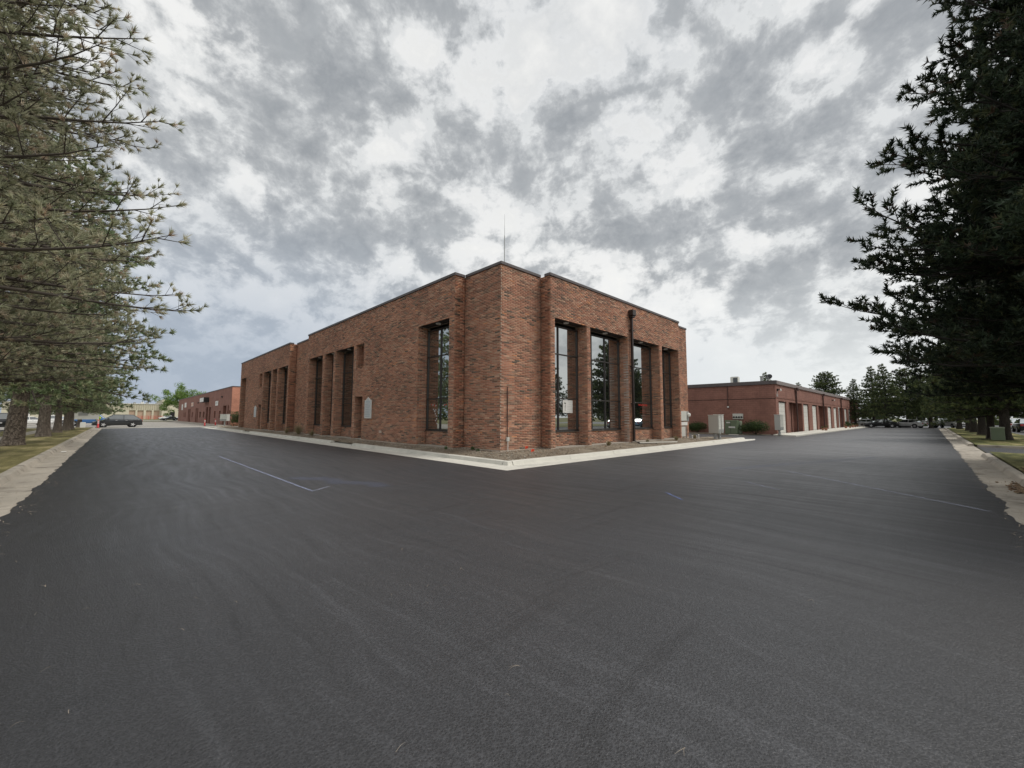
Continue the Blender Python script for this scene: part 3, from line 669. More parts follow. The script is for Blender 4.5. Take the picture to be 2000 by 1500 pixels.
# foundation, exposed under the brick
fd=MB()
fd.box(UC+.02,13.2,VC+.02,14.1,.02,ZB-.004)
for a,b in((14.10,33.0),(37.66,56.6)): fd.box(UL+.02,UL+.7,a,b-.01,.02,ZB-.004)
fd.box(13.15,25.99,VR+.02,VR+.7,.02,ZB-.004); fd.box(26.0,28.38,VC+.02,VC+.5,.02,ZB-.004); fd.box(UC+.02,UC+.5,33.0,37.6,.02,ZB-.004); fd.box(UC+.02,UC+.5,56.6,58.9,.02,ZB-.004)
fd.obj('foundation',CONCF,bld,True)
# coping: bent metal cap, one piece per straight run
def cap(x0,x1,y0,y1,mat=COPING,z=ZT,h=.12):
    mb=MB(); mb.box(x0,x1,y0,y1,z-.03,z+h-.03,bev=.006); return mb
for q in ((UC-.04,UC+.30,VC-.04,14.04),(UL-.04,UL+.30,14.04,33.04),(UC-.04,UC+.30,33.05,37.61),(UL-.04,UL+.30,37.62,56.62),(UC-.04,UC+.3,56.63,58.97),
          (UC+.31,13.09,VC-.04,VC+.30),(13.09,26.04,VR-.04,VR+.30),(26.05,28.44,VC-.04,VC+.30),(28.1,28.44,VC+.31,58.9)):
    cap(*q).obj('coping',COPING,bld,True)
for q in ((UL+.31,UC-.05,14.04,14.34),(13.09,13.39,VR+.31,VC+.3)): pass
# inner edge pieces closing the returns
cap(UL+.301,UC-.041,14.04,14.34).obj('coping',COPING,bld,True)
# windows
def window(axis,pos,a,b,z0,z1,mull,bars,glass,sill=True,label=None):
    w=MB(); t=.045; g=pos
    def bx(h0,h1,za,zb,d0,d1,mb): (mb.box(g+d0,g+d1,h0,h1,za,zb) if axis=='x' else mb.box(h0,h1,g+d0,g+d1,za,zb))
    bx(a+.003,a+t,z0,z1,-.06,.05,w); bx(b-t,b-.003,z0,z1,-.06,.05,w); bx(a+t,b-t,z1-t,z1-.003,-.06,.05,w); bx(a+t,b-t,z0,z0+t,-.06,.05,w)
    fr=w.obj('window',FRAME,bld,True)
    if label: fr['label']=label
    hs=[a+t]+list(mull)+[b-t]; zs=[z0+t]+list(bars)+[z1-t]
    for m_ in mull: mm=MB(); bx(m_-.022,m_+.022,z0+t,z1-t,-.055,.045,mm); mm.obj('mullion',FRAME,fr,True)
    for z in bars: mm=MB(); bx(a+t,b-t,z-.026,z+.026,-.05,.04,mm); mm.obj('transom',FRAME,fr,True)
    for i in range(len(hs)-1):
        for j in range(len(zs)-1):
            mm=MB(); bx(hs[i]+(.022 if i else 0),hs[i+1]-(.022 if i<len(hs)-2 else 0),zs[j]+(.026 if j else 0),zs[j+1]-(.026 if j<len(zs)-2 else 0),-.004,.004,mm); mm.obj('pane',glass,fr,True)
    if sill: mm=MB(); bx(a+.004,b-.004,z0-.055,z0-.002,-.11,.05,mm); mm.obj('sill',FRAME,fr,True)
    # a dark room wall right behind keeps daylight out of the shell
    return fr
BARS=(2.45,4.48)
for (a,b,k_),m_ in zip(OR,((14.34,),(16.95,18.16),(21.02,),(24.95,))): window('y',VR+DP,a,b,ZS,5.80,m_,BARS,GLASS)
for ops in (OL,OL2):
    for a,b,k_ in ops:
        if k_=='win':
            n=2 if b-a>2 else 1; mu=[a+(b-a)*i/n for i in range(1,n)]
            if abs(a-14.48)<.01: mu=[15.92]
            window('x',UL+DP,a,b,ZS,5.80,mu,BARS,GLASSL if b>20 else GLASS)
        else:
            # door recess below, blind niche above, brick panel between
            zt,zn=2.80,4.45
            mb=MB(); mb.box(UL+G,UL+DP+.1,a-.01,b+.01,zt,zn); mb.obj('panel',MORTAR,bld,True)
            b2=Bricks(); b2.patch('x',UL,a,b,zt,zn,-1); b2.patch('x',UL+DP-.02,a,b,zn,ZO,-1)
            b2.build(bld)
            MB().box(UL+DP-.02+G,UL+DP+.05,a,b,zn,ZO).obj('panel',MORTAR,bld,True)
            dr=MB().box(UL+.52,UL+.57,a+.06,b-.06,.30,zt-.08).obj('door',FRAME,bld,True)
            MB().box(UL+.513,UL+.519,a+.18,b-.18,.5,zt-.25).obj('pane',GLASSL,dr,True)
            MB().tube((UL+.47,a+.14,1.2),(UL+.47,a+.14,1.55),.014).obj('handle',STEELG,dr,True)
            MB().box(UL+.5,UL+.62,a,b,.28,zt).obj('door_frame',FRAME,bld,True)
# soffits with a round downlight each
def soffit(x0,x1,y0,y1,lx,ly):
    s=MB().box(x0,x1,y0,y1,ZO-.006,ZO+.0).obj('soffit',SOFF,bld,True)
    MB().lathe([(.12,ZO-.05),(.13,ZO-.02),(.13,ZO-.007)],(lx,ly,0)).obj('downlight',WHITE,s,True)
for a,b,_ in OR: soffit(a+.01,b-.01,VR+.02,VR+DP-.07,(a+b)/2 if b-a>3 else 14.6 if a<14 else (a+b)/2,VR+.30)
for ops in (OL,OL2):
    for a,b,k_ in ops:
        if k_=='win': soffit(UL+.02,UL+DP-.07,a+.01,b-.01,UL+.3,(a+b)/2)
# downspout with leader head
ds=empty('downspout',(19.72,11.1,0)); tag(ds,'dark brown square downspout with boxy leader head between the second and third tall windows','downspout')
MB().box(19.62,19.98,VR-.30,VR-.02,7.10,7.42,bev=.02).box(19.68,19.92,VR-.25,VR-.02,7.0,7.10,bev=.01).obj('leader_head',DSPM,ds,True)
MB().box(19.74,19.86,VR-.17,VR-.05,.33,7.02,bev=.008).obj('pipe',DSPM,ds,True)
for z in (6.3,4.3,2.3): MB().box(19.70,19.90,VR-.18,VR-.002,z,z+.05).obj('strap',DSPM,ds,True)
MB().add([(19.74,VR-.17,.33),(19.86,VR-.17,.33),(19.86,VR-.05,.33),(19.74,VR-.05,.33),(19.84,VR-.42,.22),(19.96,VR-.40,.22),(19.96,VR-.34,.31),(19.84,VR-.36,.31)],[(0,1,5,4),(1,2,6,5),(2,3,7,6),(3,0,4,7),(4,5,6,7)]).obj('elbow',DSPM,ds,True)
wd=tag(MB().prism([(19.8,10.75),(22.3,9.86),(22.3,9.98),(20.0,10.92)],.24,.29).obj('runoff_channel',CONC),'narrow pale concrete runoff strip running from the brown downspout to the kerb','drain')
# antenna mast on the roof
an=empty('antenna',(12.05,12.95,7.3)); tag(an,'thin whip antenna mast rising above the corner of the brick roof','antenna')
MB().tube((12.05,12.95,7.3),(12.05,12.95,9.75),.022,.018,6).obj('mast',STEELG,an,True); MB().tube((12.05,12.95,9.75),(12.05,12.95,10.75),.009,.004,5).obj('whip',STEELG,an,True)
# brown conduit with a grey junction box
co=empty('conduit',(11.08,11.66,.2)); tag(co,'thin red-brown conduit with small white box and pale stub at the brick corner','conduit')
MB().tube((11.08,11.69,.80),(11.08,11.69,2.80),.019,None,8).obj('pipe',PIPEB,co,True)
MB().box(11.02,11.15,11.63,11.72,.64,.80,bev=.008).obj('junction_box',PALEG,co,True); MB().tube((11.08,11.66,.12),(11.08,11.66,.64),.016,None,8).obj('pipe_stub',WHITE,co,True)
# utility flags
FL=pmat('orange_flag',(.85,.10,.045),.7)
def flag(x,y,z,h,rz,label):
    f=empty('marker_flag',(x,y,z),rz); tag(f,label,'flag','orange marker flags in the planting bed')
    MB().tube((0,0,-.05),(0,0,h),.004,None,5).obj('wire',STEELG,f)
    nx=5; V=[];F=[]
    for i in range(nx+1):
        for j,zz in enumerate((h,h-.09)): V.append((.12*i/nx,.02*math.sin(i*1.5+j),zz-.012*i*(.3+j*.4)))
    for i in range(nx): F.append((2*i,2*i+1,2*i+3,2*i+2))
    link('flag',me_from('flag',V,F,FL),f)
flag(12.02,11.45,.22,.21,2.2,'small orange-red marker flag tight against the brick wall right of the conduit')
flag(11.62,10.75,.18,.20,2.4,'orange-red marker flag out in the soil towards the kerb')
# directory boards by the doors
LET=pmat('grey_lettering',(.20,.23,.26),.7); LETB=pmat('blue_lettering',(.15,.38,.50),.6); LETR=pmat('red_lettering',(.72,.035,.03),.5); LETW=pmat('white_lettering',(.7,.7,.7),.6); LETK=pmat('black_lettering',(.02,.02,.02),.6)
def text_obj(body,size,mat,parent,loc,rot,name='lettering',width=None,extr=.0015):
    cu=bpy.data.curves.new(name,'FONT'); cu.body=body; cu.size=size; cu.align_x='CENTER'; cu.align_y='CENTER'; cu.resolution_u=2; cu.extrude=extr
    tmp=bpy.data.objects.new('t',cu); COL.objects.link(tmp); bpy.context.view_layer.update()
    dg=bpy.context.evaluated_depsgraph_get(); me=bpy.data.meshes.new_from_object(tmp.evaluated_get(dg)); bpy.data.objects.remove(tmp)
    if width:
        xs=[v.co.x for v in me.vertices]; w=(max(xs)-min(xs)) or 1
        for v in me.vertices: v.co.x*=width/w
    me.materials.clear(); me.materials.append(mat); me.name=name
    o=bpy.data.objects.new(name,me); COL.objects.link(o); o.parent=parent; o.location=Vector(loc)-parent_origin(parent); o.rotation_euler=rot; return o
RX=(R(90),0,R(-90)); RY=(R(90),0,0)       # reads on a wall facing -x / facing -y
def directory(v0,label,mid):
    d=empty('directory_sign',(UL-.02,v0,1.5)); tag(d,label,'sign','white directory boards beside the brick entrances')
    w=.42; c=v0
    poly=[(c-w,1.50),(c+w,1.50),(c+w,2.50),(c+w*.82,2.53),(c+w*.55,2.56),(c+w*.35,2.62),(c+.09,2.63),(c,2.69),(c-.09,2.63),(c-w*.35,2.62),(c-w*.55,2.56),(c-w*.82,2.53),(c-w,2.50)]
    MB().prism(poly,UL-.055,UL-.012,axis='x').obj('board',WHITE,d,True)
    MB().prism([(a*.86+c*.14,(z-2.05)*.9+2.05) for a,z in poly],UL-.058,UL-.0545,axis='x').obj('face',pmat('sign_face',(.66,.69,.70),.5),d,True)
    text_obj(mid,.15,LETB,d,(UL-.0605,c,2.44),RX,width=.56)
    for i,tx in enumerate(range(8)):
        text_obj('\u2013'*int(7+((i*5)%4)),.13,LET,d,(UL-.0605,c+(.12 if i==0 else .02*(i%3)),2.30-.098*i),RX,width=(.36 if i==0 else .60-.05*(i%3)),name='line_of_lettering')
    return d
directory(22.2,'white arched directory board on the brick wall just right of the nearer door','\u2013\u2013\u2013\u2013')
directory(48.6,'white arched directory board on the far brick wing, left of its door','\u2013\u2013\u2013\u2013')
MB_=MB()
tag(MB().box(UL-.012,UL-.001,20.55,20.85,.72,.86,bev=.003).obj('access_plate',pmat('pale_stone',(.62,.5,.42),.8),bld,True))
# window lettering and poster
pane_y=VR+DP-.008
ps=empty('window_poster',(15.67,pane_y,1.8)); tag(ps,'white poster with black palm-like emblem taped in the first tall window','poster')
MB().box(15.27,16.08-.32,pane_y-.012,pane_y-.004,1.80,2.41).obj('sheet',WHITE,ps,True) if False else MB().box(14.68,15.40,pane_y-.014,pane_y-.004,1.80,2.39).obj('sheet',WHITE,ps,True)
em=MB(); ex,ez=14.83,1.88; yy=pane_y-.0155
em.add([(ex-.012,yy,ez),(ex+.012,yy,ez),(ex+.03,yy,ez+.30),(ex-.005,yy,ez+.30)],[(0,1,2,3)])
r_=random.Random(4)
for k_ in range(11):
    a=R(-25+k_*23); L=r_.uniform(.05,.10); cx_,cz_=ex+.012,ez+.33
    em.add([(cx_,yy,cz_-.008),(cx_+L*math.cos(a)*.9,yy,cz_+L*math.sin(a)*.7+.02),(cx_+L*math.cos(a)*.5,yy,cz_+L*math.sin(a)*.6+.035),(cx_,yy,cz_+.012)],[(0,1,2,3)])
for k_ in range(6):
    a=R(k_*60); em.add([(ex+.02*math.cos(a),yy,ez+.20+.022*math.sin(a)),(ex+.04*math.cos(a+.5),yy,ez+.2+.04*math.sin(a+.5)),(ex+.02*math.cos(a+1),yy,ez+.2+.022*math.sin(a+1))],[(0,1,2)])
em.obj('emblem',LETK,ps,True)
for i,(tx,w,z) in enumerate((('\u2013\u2013\u2013\u2013\u2013',.36,2.31),('\u2013\u2013\u2013',.20,2.21),('\u2013\u2013\u2013\u2013\u2013\u2013',.38,2.10),('\u2013\u2013\u2013\u2013\u2013\u2013\u2013',.40,2.03),('\u2013\u2013\u2013\u2013\u2013',.36,1.96),('\u2013\u2013\u2013\u2013\u2013\u2013',.40,1.88))):
    text_obj(tx,.07,LET,ps,(15.17,yy,z),RY,width=w,name='line_of_lettering')
wt=empty('window_lettering',(22.3,pane_y,2.)); tag(wt,'red and grey business lettering stuck on the third tall window','lettering')
ly=pane_y-.006
text_obj('Next Day Home Therapy',.15,LETR,wt,(22.15,ly,2.33),RY,width=1.02); text_obj('\u2013\u2013\u2013\u2013\u2013\u2013',.06,LET,wt,(22.15,ly,2.19),RY,width=.62)
text_obj('\u2014\u2014\u2014',.10,LETR,wt,(22.15,ly,1.99),RY,width=.60); text_obj('\u2014\u2014\u2014\u2014',.10,LETR,wt,(22.15,ly,1.88),RY,width=.74)
text_obj('\u2013\u2013\u2013\u2013\u2013',.07,LETW,wt,(22.15,ly,1.72),RY,width=.6); text_obj('\u2013\u2013\u2013\u2013\u2013\u2013',.07,LETW,wt,(22.15,ly,1.56),RY,width=.6)
# scattered red and white stickers in the first window of the left front
st=empty('window_stickers',(UL+DP-.01,15.3,2.)); tag(st,'small red and white stickers trailing down the tall window left of the corner','stickers')
for (h,z,c) in ((16.65,2.18,0),(16.55,2.16,1),(16.42,2.14,0),(16.30,2.12,1),(16.0,2.16,1),(16.5,1.95,1),(16.42,1.88,1),(16.38,1.84,1),(16.30,1.92,1),(16.33,1.74,1),(16.25,1.64,1),(16.22,1.5,1),(16.3,1.42,1),(16.2,1.28,1),(15.6,2.14,0),(15.45,2.16,0),(15.7,2.12,1)):
    MB().box(UL+DP-.012,UL+DP-.007,h-.03,h+.03,z-.025,z+.025).obj('sticker',LETR if c==0 else LETW,st,True)
# utility boxes on the far end pier of the right front
ub=empty('electric_meter_cabinet',(26.5,VC-.1,.2)); tag(ub,'weathered white electric meter and disconnect boxes stacked on the end of the brick front','utility box')
x0=26.25; 
MB().box(x0,x0+1.05,VC-.34,VC-.01,1.38,2.02,bev=.01).obj('upper_cabinet',PALEG,ub,True)
MB().box(x0+.0,x0+1.25,VC-.30,VC-.01,1.08,1.30,bev=.01).obj('wireway',WHITE,ub,True)
MB().box(x0+.08,x0+.85,VC-.32,VC-.01,.36,1.0,bev=.01).obj('lower_cabinet',PALEG,ub,True)
MB().box(x0+1.12,x0+1.45,VC-.32,VC-.01,1.35,2.0,bev=.01).obj('meter_box',STEELG,ub,True)
MB().lathe([(.14,0),(.14,.06),(.11,.13),(0.02,.16)],(0,0,0),16,axis='y').obj('meter',WHITE,ub,True)
bpy.data.objects['meter'].location=Vector((x0+1.29,VC-.33,1.78))-parent_origin(ub); bpy.data.objects['meter'].scale=(1,-1,1)
MB().path([(x0+1.2,VC-.1,1.08),(x0+1.2,VC-.1,.6),(x0+.95,VC-.15,.55),(x0+.95,VC-.15,.2)],.028).obj('conduit',STEELG,ub,True); MB().path([(x0+.3,VC-.15,.36),(x0+.3,VC-.15,.15)],.03).path([(x0+1.35,VC-.15,1.35),(x0+1.35,VC-.15,.2)],.025).obj('conduit',STEELG,ub,True)
for i,(x,h) in enumerate(((x0+.5,.30),(x0+1.15,.26),(x0+1.5,.34))): tag(MB().tube((x,VC-.9,.1),(x,VC-.9,.1+h),.03,.03,8).lathe([(.04,.1+h),(.045,.13+h),(.0,.16+h)],(x,VC-.9,0),8).obj('cleanout_pipe',WHITE),('short white riser pipe in the bed below the lower cabinet','short white riser pipe in the bed under the meter','short white riser pipe farthest right of the meter boxes')[i],'pipe')
# ------------------------------------------------------------------ right-hand garage units
U0=Vector((44.36,10.11,0)); b2=empty('garage_building',U0); tag(b2,'long single-storey red painted-block unit building with white overhead doors, right of the brick block','building')
DOORM=pmat('white_door',(.70,.69,.64),.55,var=.06,vscale=1.5)
zt2=4.78; w=MB(); YF=10.11
ops=[]
for s in (0,15.65,31.2,46.75):
    for a,b,k_ in ((45.3,48.2,'d'),(49.2,55.3,'g'),(56.0,58.9,'d')):
        ops.append((a+s,b+s,k_))
ops=[o for o in ops if o[1]<105.8]
E_=[44.36]+[e for o in ops for e in o[:2]]+[106.2]
for i in range(0,len(E_),2): w.box(E_[i],E_[i+1],YF,YF+1.6,0,3.2)
w.box(44.36,106.2,YF,YF+.5,3.2,zt2)                     # upper band
w.box(44.36,44.86,YF+1.601,44,0,3.2).box(44.36,44.86,YF+.501,44,3.2,zt2)                       # end wall
w.box(105.7,106.2,YF+.5,44,0,zt2); w.box(44.86,105.7,43.5,44,0,zt2)
w2=w.obj('wall',RED,b2,True)
MB().box(44.8,105.8,YF+.4,43.6,4.5,4.6).obj('roof',ROOFM,b2,True)
# control joint that runs round the building, and the deep metal fascia
MB().box(44.30,106.2,YF-.035,YF-.003,3.50,3.56).obj('band',RED,b2,True)
MB().box(44.325,44.357,YF+.0,44,3.42,3.47).obj('band',PIPEB,b2,True)
MB().box(44.24,44.5,YF-.12,44.1,4.78,5.13,bev=.01).obj('fascia',COPING,b2,True)
MB().box(44.51,106.3,YF-.12,YF+.15,4.78,5.13,bev=.01).obj('fascia',COPL,b2,True)
for a,b,k_ in ops:
    if k_=='d':
        dr=empty('garage_door',(0,0,0)); dr.parent=b2; dr.location=Vector((a,YF,0))-U0
        for j in range(7):
            z0=.06+j*.435
            o=MB().box(a+.03,b-.03,YF+.13,YF+.17,z0,z0+.425,bev=.008).obj('panel',DOORM,dr,True)
        MB().box(a,b,YF+.19,YF+.3,0,3.2).obj('backing',DARK,b2,True); MB().box(a,b,YF+.06,YF+.18,3.13,3.199).obj('lintel',PIPEB,b2,True)
    else:
        # porch: two doors with a side window each, brick divider
        MB().box(a+.9,a+1.9,YF+.7,YF+1.0,0,3.2).box((a+b)/2-.5,(a+b)/2+.5,YF+.6,YF+1.0,0,3.2).box(b-1.0,b,YF+.8,YF+1.0,0,3.2).box(a,a+.9,YF+.5,YF+1.0,0,.95).box(a,a+.9,YF+.5,YF+1.0,2.05,3.2).obj('porch_wall',RED,b2,True)
        MB().box(a,b,YF+1.02,YF+1.3,0,3.2).obj('backing',DARK,b2,True)
        wn=MB().box(a,a+.9,YF+.55,YF+.62,.95,2.05).obj('window',FRAME,b2,True); MB().box(a+.05,a+.85,YF+.53,YF+.545,1.0,2.0).obj('pane',GLASSL,wn,True)
        for q in (a+1.92,(a+b)/2+.55):
            dd=MB().box(q,q+.95,YF+.8,YF+.86,.05,2.15).obj('door',FRAME,b2,True); MB().box(q+.1,q+.85,YF+.78,YF+.795,.3,2.0).obj('pane',GLASSL,dd,True)
            MB().box(q,q+.95,YF+.8,YF+.9,2.15,3.2).obj('transom_panel',RED,b2,True)
for i,x in enumerate((52.25,67.85,83.4,98.9)):
    d=empty('downspout',(x,YF-.1,0)); tag(d,('nearest','second','third','farthest')[i]+' brown downspout along the red garage unit front','downspout','downspouts on the garage units')
    MB().box(x-.22,x+.22,YF-.32,YF-.125,4.50,4.84,bev=.02).obj('leader_head',PIPEB,d,True); MB().box(x-.09,x+.09,YF-.16,YF-.04,.12,4.55).obj('pipe',PIPEB,d,True)
d=empty('fill_pipe',(80.6,YF-.1,0)); tag(d,'pale standing pipe on the red unit front between the fifth and sixth white doors','pipe'); MB().tube((80.0,YF-.15,.1),(80.0,YF-.15,3.1),.06).lathe([(.08,3.1),(.09,3.2),(.03,3.28)],(80.0,YF-.15,0),8).obj('pipe',WHITE,d,True)
for i,(x,z) in enumerate(((44.95,4.25),(75.5,4.2))):
    l=empty('wall_lamp',(x,YF-.1,z)); tag(l,('black floodlight with white lens at the near corner of the red units','small dark floodlight high on the red unit front at mid length')[i],'lamp')
    MB().box(x-.12,x+.12,YF-.10,YF-.002,z-.1,z+.1,bev=.01).box(x-.06,x+.06,YF-.3,YF-.1,z,z+.06).obj('body',BLACK,l,True); MB().lathe([(.10,0),(.12,.06),(.02,.10)],(x,YF-.34,z-.02),12,axis='y').obj('lens',WHITE,l,True)
sg=empty('unit_letters',(44.9,YF-.02,3.8)); tag(sg,'white building letter under the floodlight at the corner of the red units','letters')
text_obj('H',.46,WHITE,sg,(44.86,YF-.02,3.72),RY,width=.42,extr=.01); text_obj('8',.24,LETW,sg,(44.86,YF-.02,4.02),RY,width=.14,extr=.01)
# end wall fittings: gas meter bank, conduit, small lamp
mb_=empty('meter_bank',(44.2,13.4,1.4)); tag(mb_,'grey panel of four electric meters on the red end wall above the shrubs','meters')
MB().box(44.20,44.34,12.94,13.87,1.45,2.0,bev=.01).obj('panel',PALEG,mb_,True)
for j in range(4): MB().lathe([(.085,0),(.085,.05),(.06,.10),(.01,.12)],(0,0,0),12,axis='x').obj('meter',BLACK,mb_,True); 
for j,o in enumerate([c for c in mb_.children if c.name.startswith('meter')]): o.location=Vector((44.195,13.06+j*.23,1.66))-parent_origin(mb_); o.scale=(-1,1,1)
MB().path([(44.30,14.3,5.0),(44.30,14.3,2.7)],.035).obj('conduit',PIPEB,mb_,True); MB().box(44.2,44.33,14.2,14.35,2.6,2.75,bev=.01).obj('lamp',WHITE,mb_,True)
# roof plant
ac=empty('rooftop_unit',(50,15.4,4.6)); tag(ac,'boxy grey rooftop air conditioner on the red unit building','air conditioner')
MB().box(49.9,50.5,14.95,15.75,4.7,6.2,bev=.02).obj('casing',PALEG,ac,True); MB().box(49.87,49.898,15.0,15.45,4.9,6.1).obj('grille',pmat('dark_grille',(.07,.08,.085),.6),ac,True); MB().box(49.95,50.45,15.0,15.7,6.2,6.23).obj('fan_deck',STEELG,ac,True)
vt=empty('roof_vent',(50,12.6,4.6)); tag(vt,'short square grey vent stack beside the satellite dish on the roof','vent'); MB().box(50.0,50.2,12.55,12.78,4.7,6.05).box(49.96,50.24,12.51,12.82,6.05,6.12).obj('stack',STEELG,vt,True)
sd_=empty('satellite_dish',(50,11.9,4.6)); tag(sd_,'round dark satellite dish on the roof near the corner of the red units','dish')
MB().tube((50,11.9,4.7),(50,11.9,5.8),.06).obj('mast',WHITE,sd_,True)
dd=MB().lathe([(.30,0),(.26,-.04),(.15,-.09),(.02,-.11)],(0,0,0),18).obj('dish',BLACK,sd_); dd.location=Vector((49.9,11.9,6.0))-parent_origin(sd_); dd.rotation_euler=(0,R(-70),0)
MB().path([(49.85,11.9,5.75),(49.4,11.9,5.85),(49.35,11.9,6.1)],.02).obj('feed_arm',STEELG,sd_,True)
tag(MB().box(49.5,55,10.9,11.6,5.2,5.42,bev=.02).obj('duct',WHITE),'long pale rooftop duct behind the fascia of the red units','duct')
# sidewalk and planting along the units
tag(MB().prism([(41.6,8.15),(104,7.6),(104,10.05),(42.6,10.05)],-.02,.11).obj('unit_sidewalk',CONC),kind='structure')
tag(MB().prism([(41.4,12.2),(43.9,10.6),(44.33,10.6),(44.33,18),(42.0,18)],-.02,.06).obj('shrub_bed',SOIL),kind='structure')
# ------------------------------------------------------------------ left-hand red building
V3=Vector((13.2,79.3,0)); b3=empty('shop_building',V3); tag(b3,'low red painted-brick shop row with doorway slots, beyond the left end of the brick block','building')
ZT3=6.4; YV=lambda v:v*1.4
# windows and door slots measured along the front (start,end,kind)
fr=[]
for a,b in ((58.3,60.1),(61.1,63.2),(72.6,74.2),(74.9,76.9),(85.2,86.4),(86.9,88.2),(95.0,96.4),(97.0,98.3)): fr.append((YV(a)-2,YV(b)-2,'slot'))
for a,b in ((64.2,65.4),(68.0,69.2),(77.8,79.2),(81.2,83.2),(91.0,92.4),(101.4,102.6),(103.6,104.8),(55.6,56.9+.6)): fr.append((YV(a)-1.2,YV(b)-1.2,'win'))
fr=sorted(fr); fr2=[]; last=79.6
for a,b,k_ in fr:
    a=max(a,last+.45); b=max(b,a+.9)
    fr2.append((a,b,k_)); last=b
XB=13.2; w=MB(); last=79.3
for a,b,k_ in fr2:
    w.box(XB,XB+1.2,last,a,0,3.4)
    if k_=='win': w.box(XB,XB+1.2,a,b,0,1.25); w.box(XB,XB+1.2,a,b,2.55,3.4)
    last=b
w.box(XB,XB+1.2,last,160,0,3.4); w.box(XB,XB+.6,79.3,160,3.4,ZT3)
w.obj('wall',RED,b3,True)
MB().box(XB-.001,40,79.26,79.297,0,ZT3).box(XB+1.3,40,79.3,79.7,0,ZT3-.01).obj('end_wall',RED_LIT,b3,True)
MB().box(XB+.5,40,79.8,160,6.0,6.1).obj('roof',ROOFM,b3,True); MB().box(XB-.06,XB+.3,79.2,160,ZT3,ZT3+.12).box(XB+.3,40,79.2,79.5,ZT3,ZT3+.12).obj('coping',COPING,b3,True)
for a,b,k_ in fr2:
    if k_=='win':
        f_=MB().box(XB+.18,XB+.26,a,b,1.25,2.55).obj('window',FRAME,b3,True); MB().box(XB+.16,XB+.175,a+.06,b-.06,1.31,2.49).obj('pane',GLASSL,f_,True)
        if int(a)%2: MB().box(XB+.148,XB+.156,a+.15,a+.6,1.4,1.8).obj('notice',WHITE,f_,True)
    else: 
        MB().box(XB+1.0,XB+1.06,a,b,0,3.4).obj('door',FRAME,b3,True)
def signbox(a,b,z0,z1,dep,label,body,inner=None,tx=None):
    s=empty('wall_sign',(XB-dep/2,(a+b)/2,(z0+z1)/2)); tag(s,label,'sign'); MB().box(XB-dep,XB-.004,a,b,z0,z1,bev=.01).obj('box',body,s,True)
    MB().box(XB-dep-.012,XB-dep-.002,a+.1,b-.1,z0+.08,z1-.08).obj('face',inner or WHITE,s,True)
    if tx: text_obj(tx,(z1-z0)*.5,LET,s,(XB-dep-.02,(a+b)/2,(z0+z1)/2),RX,width=(b-a)*.5)
signbox(102.5,107.9,4.44,5.4,.9,'deep black-sided white box sign projecting from the red shop row',BLACK,WHITE,'\u2013')
signbox(91.6,94.4,3.55,4.4,.06,'small white panel sign above the nearest doorway slots',WHITE,WHITE,'F')
signbox(126,130,4.0,4.9,.05,'faded orange-white panel sign farther along the red shop row',WHITE,pmat('faded_orange',(.62,.40,.30),.6))
signbox(140,143.5,3.9,5.2,.1,'white lettering sign near the far end of the red shop row',WHITE); signbox(148,150.5,3.3,4.9,.1,'tall white panel sign at the far end of the red shop row',WHITE)
for i,(v,z) in enumerate(((87.5,5.0),(117,4.6))):
    l=empty('wall_lamp',(XB-.1,v,z)); tag(l,('small dark lamp on the red shop row between box sign and near corner','small dark lamp on the red shop row beyond the box sign')[i],'lamp'); MB().box(XB-.25,XB-.003,v-.14,v+.14,z-.12,z+.12,bev=.02).obj('body',BLACK,l,True)
tag(MB().prism([(11.3,77.5),(13.18,77.5),(13.18,160),(11.3,160)],-.02,.10).obj('shop_sidewalk',CONCO),kind='structure')
# ------------------------------------------------------------------ cream warehouse far down the left road
CREAM=pmat('cream_panel',(.62,.58,.46),.8,var=.06,vscale=.4); CREAM2=pmat('cream_rib',(.50,.46,.36),.8,var=.05)
b4=empty('warehouse',(0,262,0)); tag(b4,'cream ribbed-panel warehouse with four roll-up doors at the far end of the left road','building')
YC=262.; w=MB(); xs=-16.5
dz=[(3.7,5.9),(6.6,8.8),(9.6,11.7),(12.4,14.5)]
E_=[-34]+[e for o in dz for e in o]+[15.2]
for i in range(0,len(E_),2): w.box(E_[i],E_[i+1],YC,YC+.8,0,4.2)
w.box(-34,15.2,YC,YC+.8,4.2,7.2); w.box(15.2,17.2,YC-2,YC+40,0,9.6); w.box(17.2,26,YC-1,YC+40,0,9.1)
w.obj('wall',CREAM,b4,True)
for a,b in dz:
    MB().box(a,b,YC+.5,YC+.6,0,4.2).obj('roller_door',pmat('taupe_door',(.30,.265,.21),.7,var=.05) if int(a)%3 else pmat('tan_door',(.50,.36,.27),.7),b4,True)
for x in np.arange(-33,15,.8): MB().box(x,x+.25,YC-.22,YC-.01,4.7,7.1).obj('rib',CREAM2,b4,True)
MB().box(-34.2,15.1,YC-.35,YC+1,7.2,7.45).obj('coping',WHITE,b4,True); MB().box(18.3,20.2,YC-1.2,YC-1.01,0,3.6).obj('doorway',DARK,b4,True)
for i,(x,wd_,h) in enumerate(((5,.9,.5),(7.6,1.1,.7),(9.4,1.1,.6),(13,1,.5))):
    a=empty('rooftop_unit',(x,YC+4,8.6)); tag(a,('leftmost','second','third','rightmost')[i]+' small dark unit on the flat roof of the cream warehouse','air conditioner','roof units on the warehouse')
    MB().box(x,x+wd_,YC+3,YC+5,7.0,7.6+h,bev=.05).obj('casing',STEELG if i!=1 else WHITE,a,True)
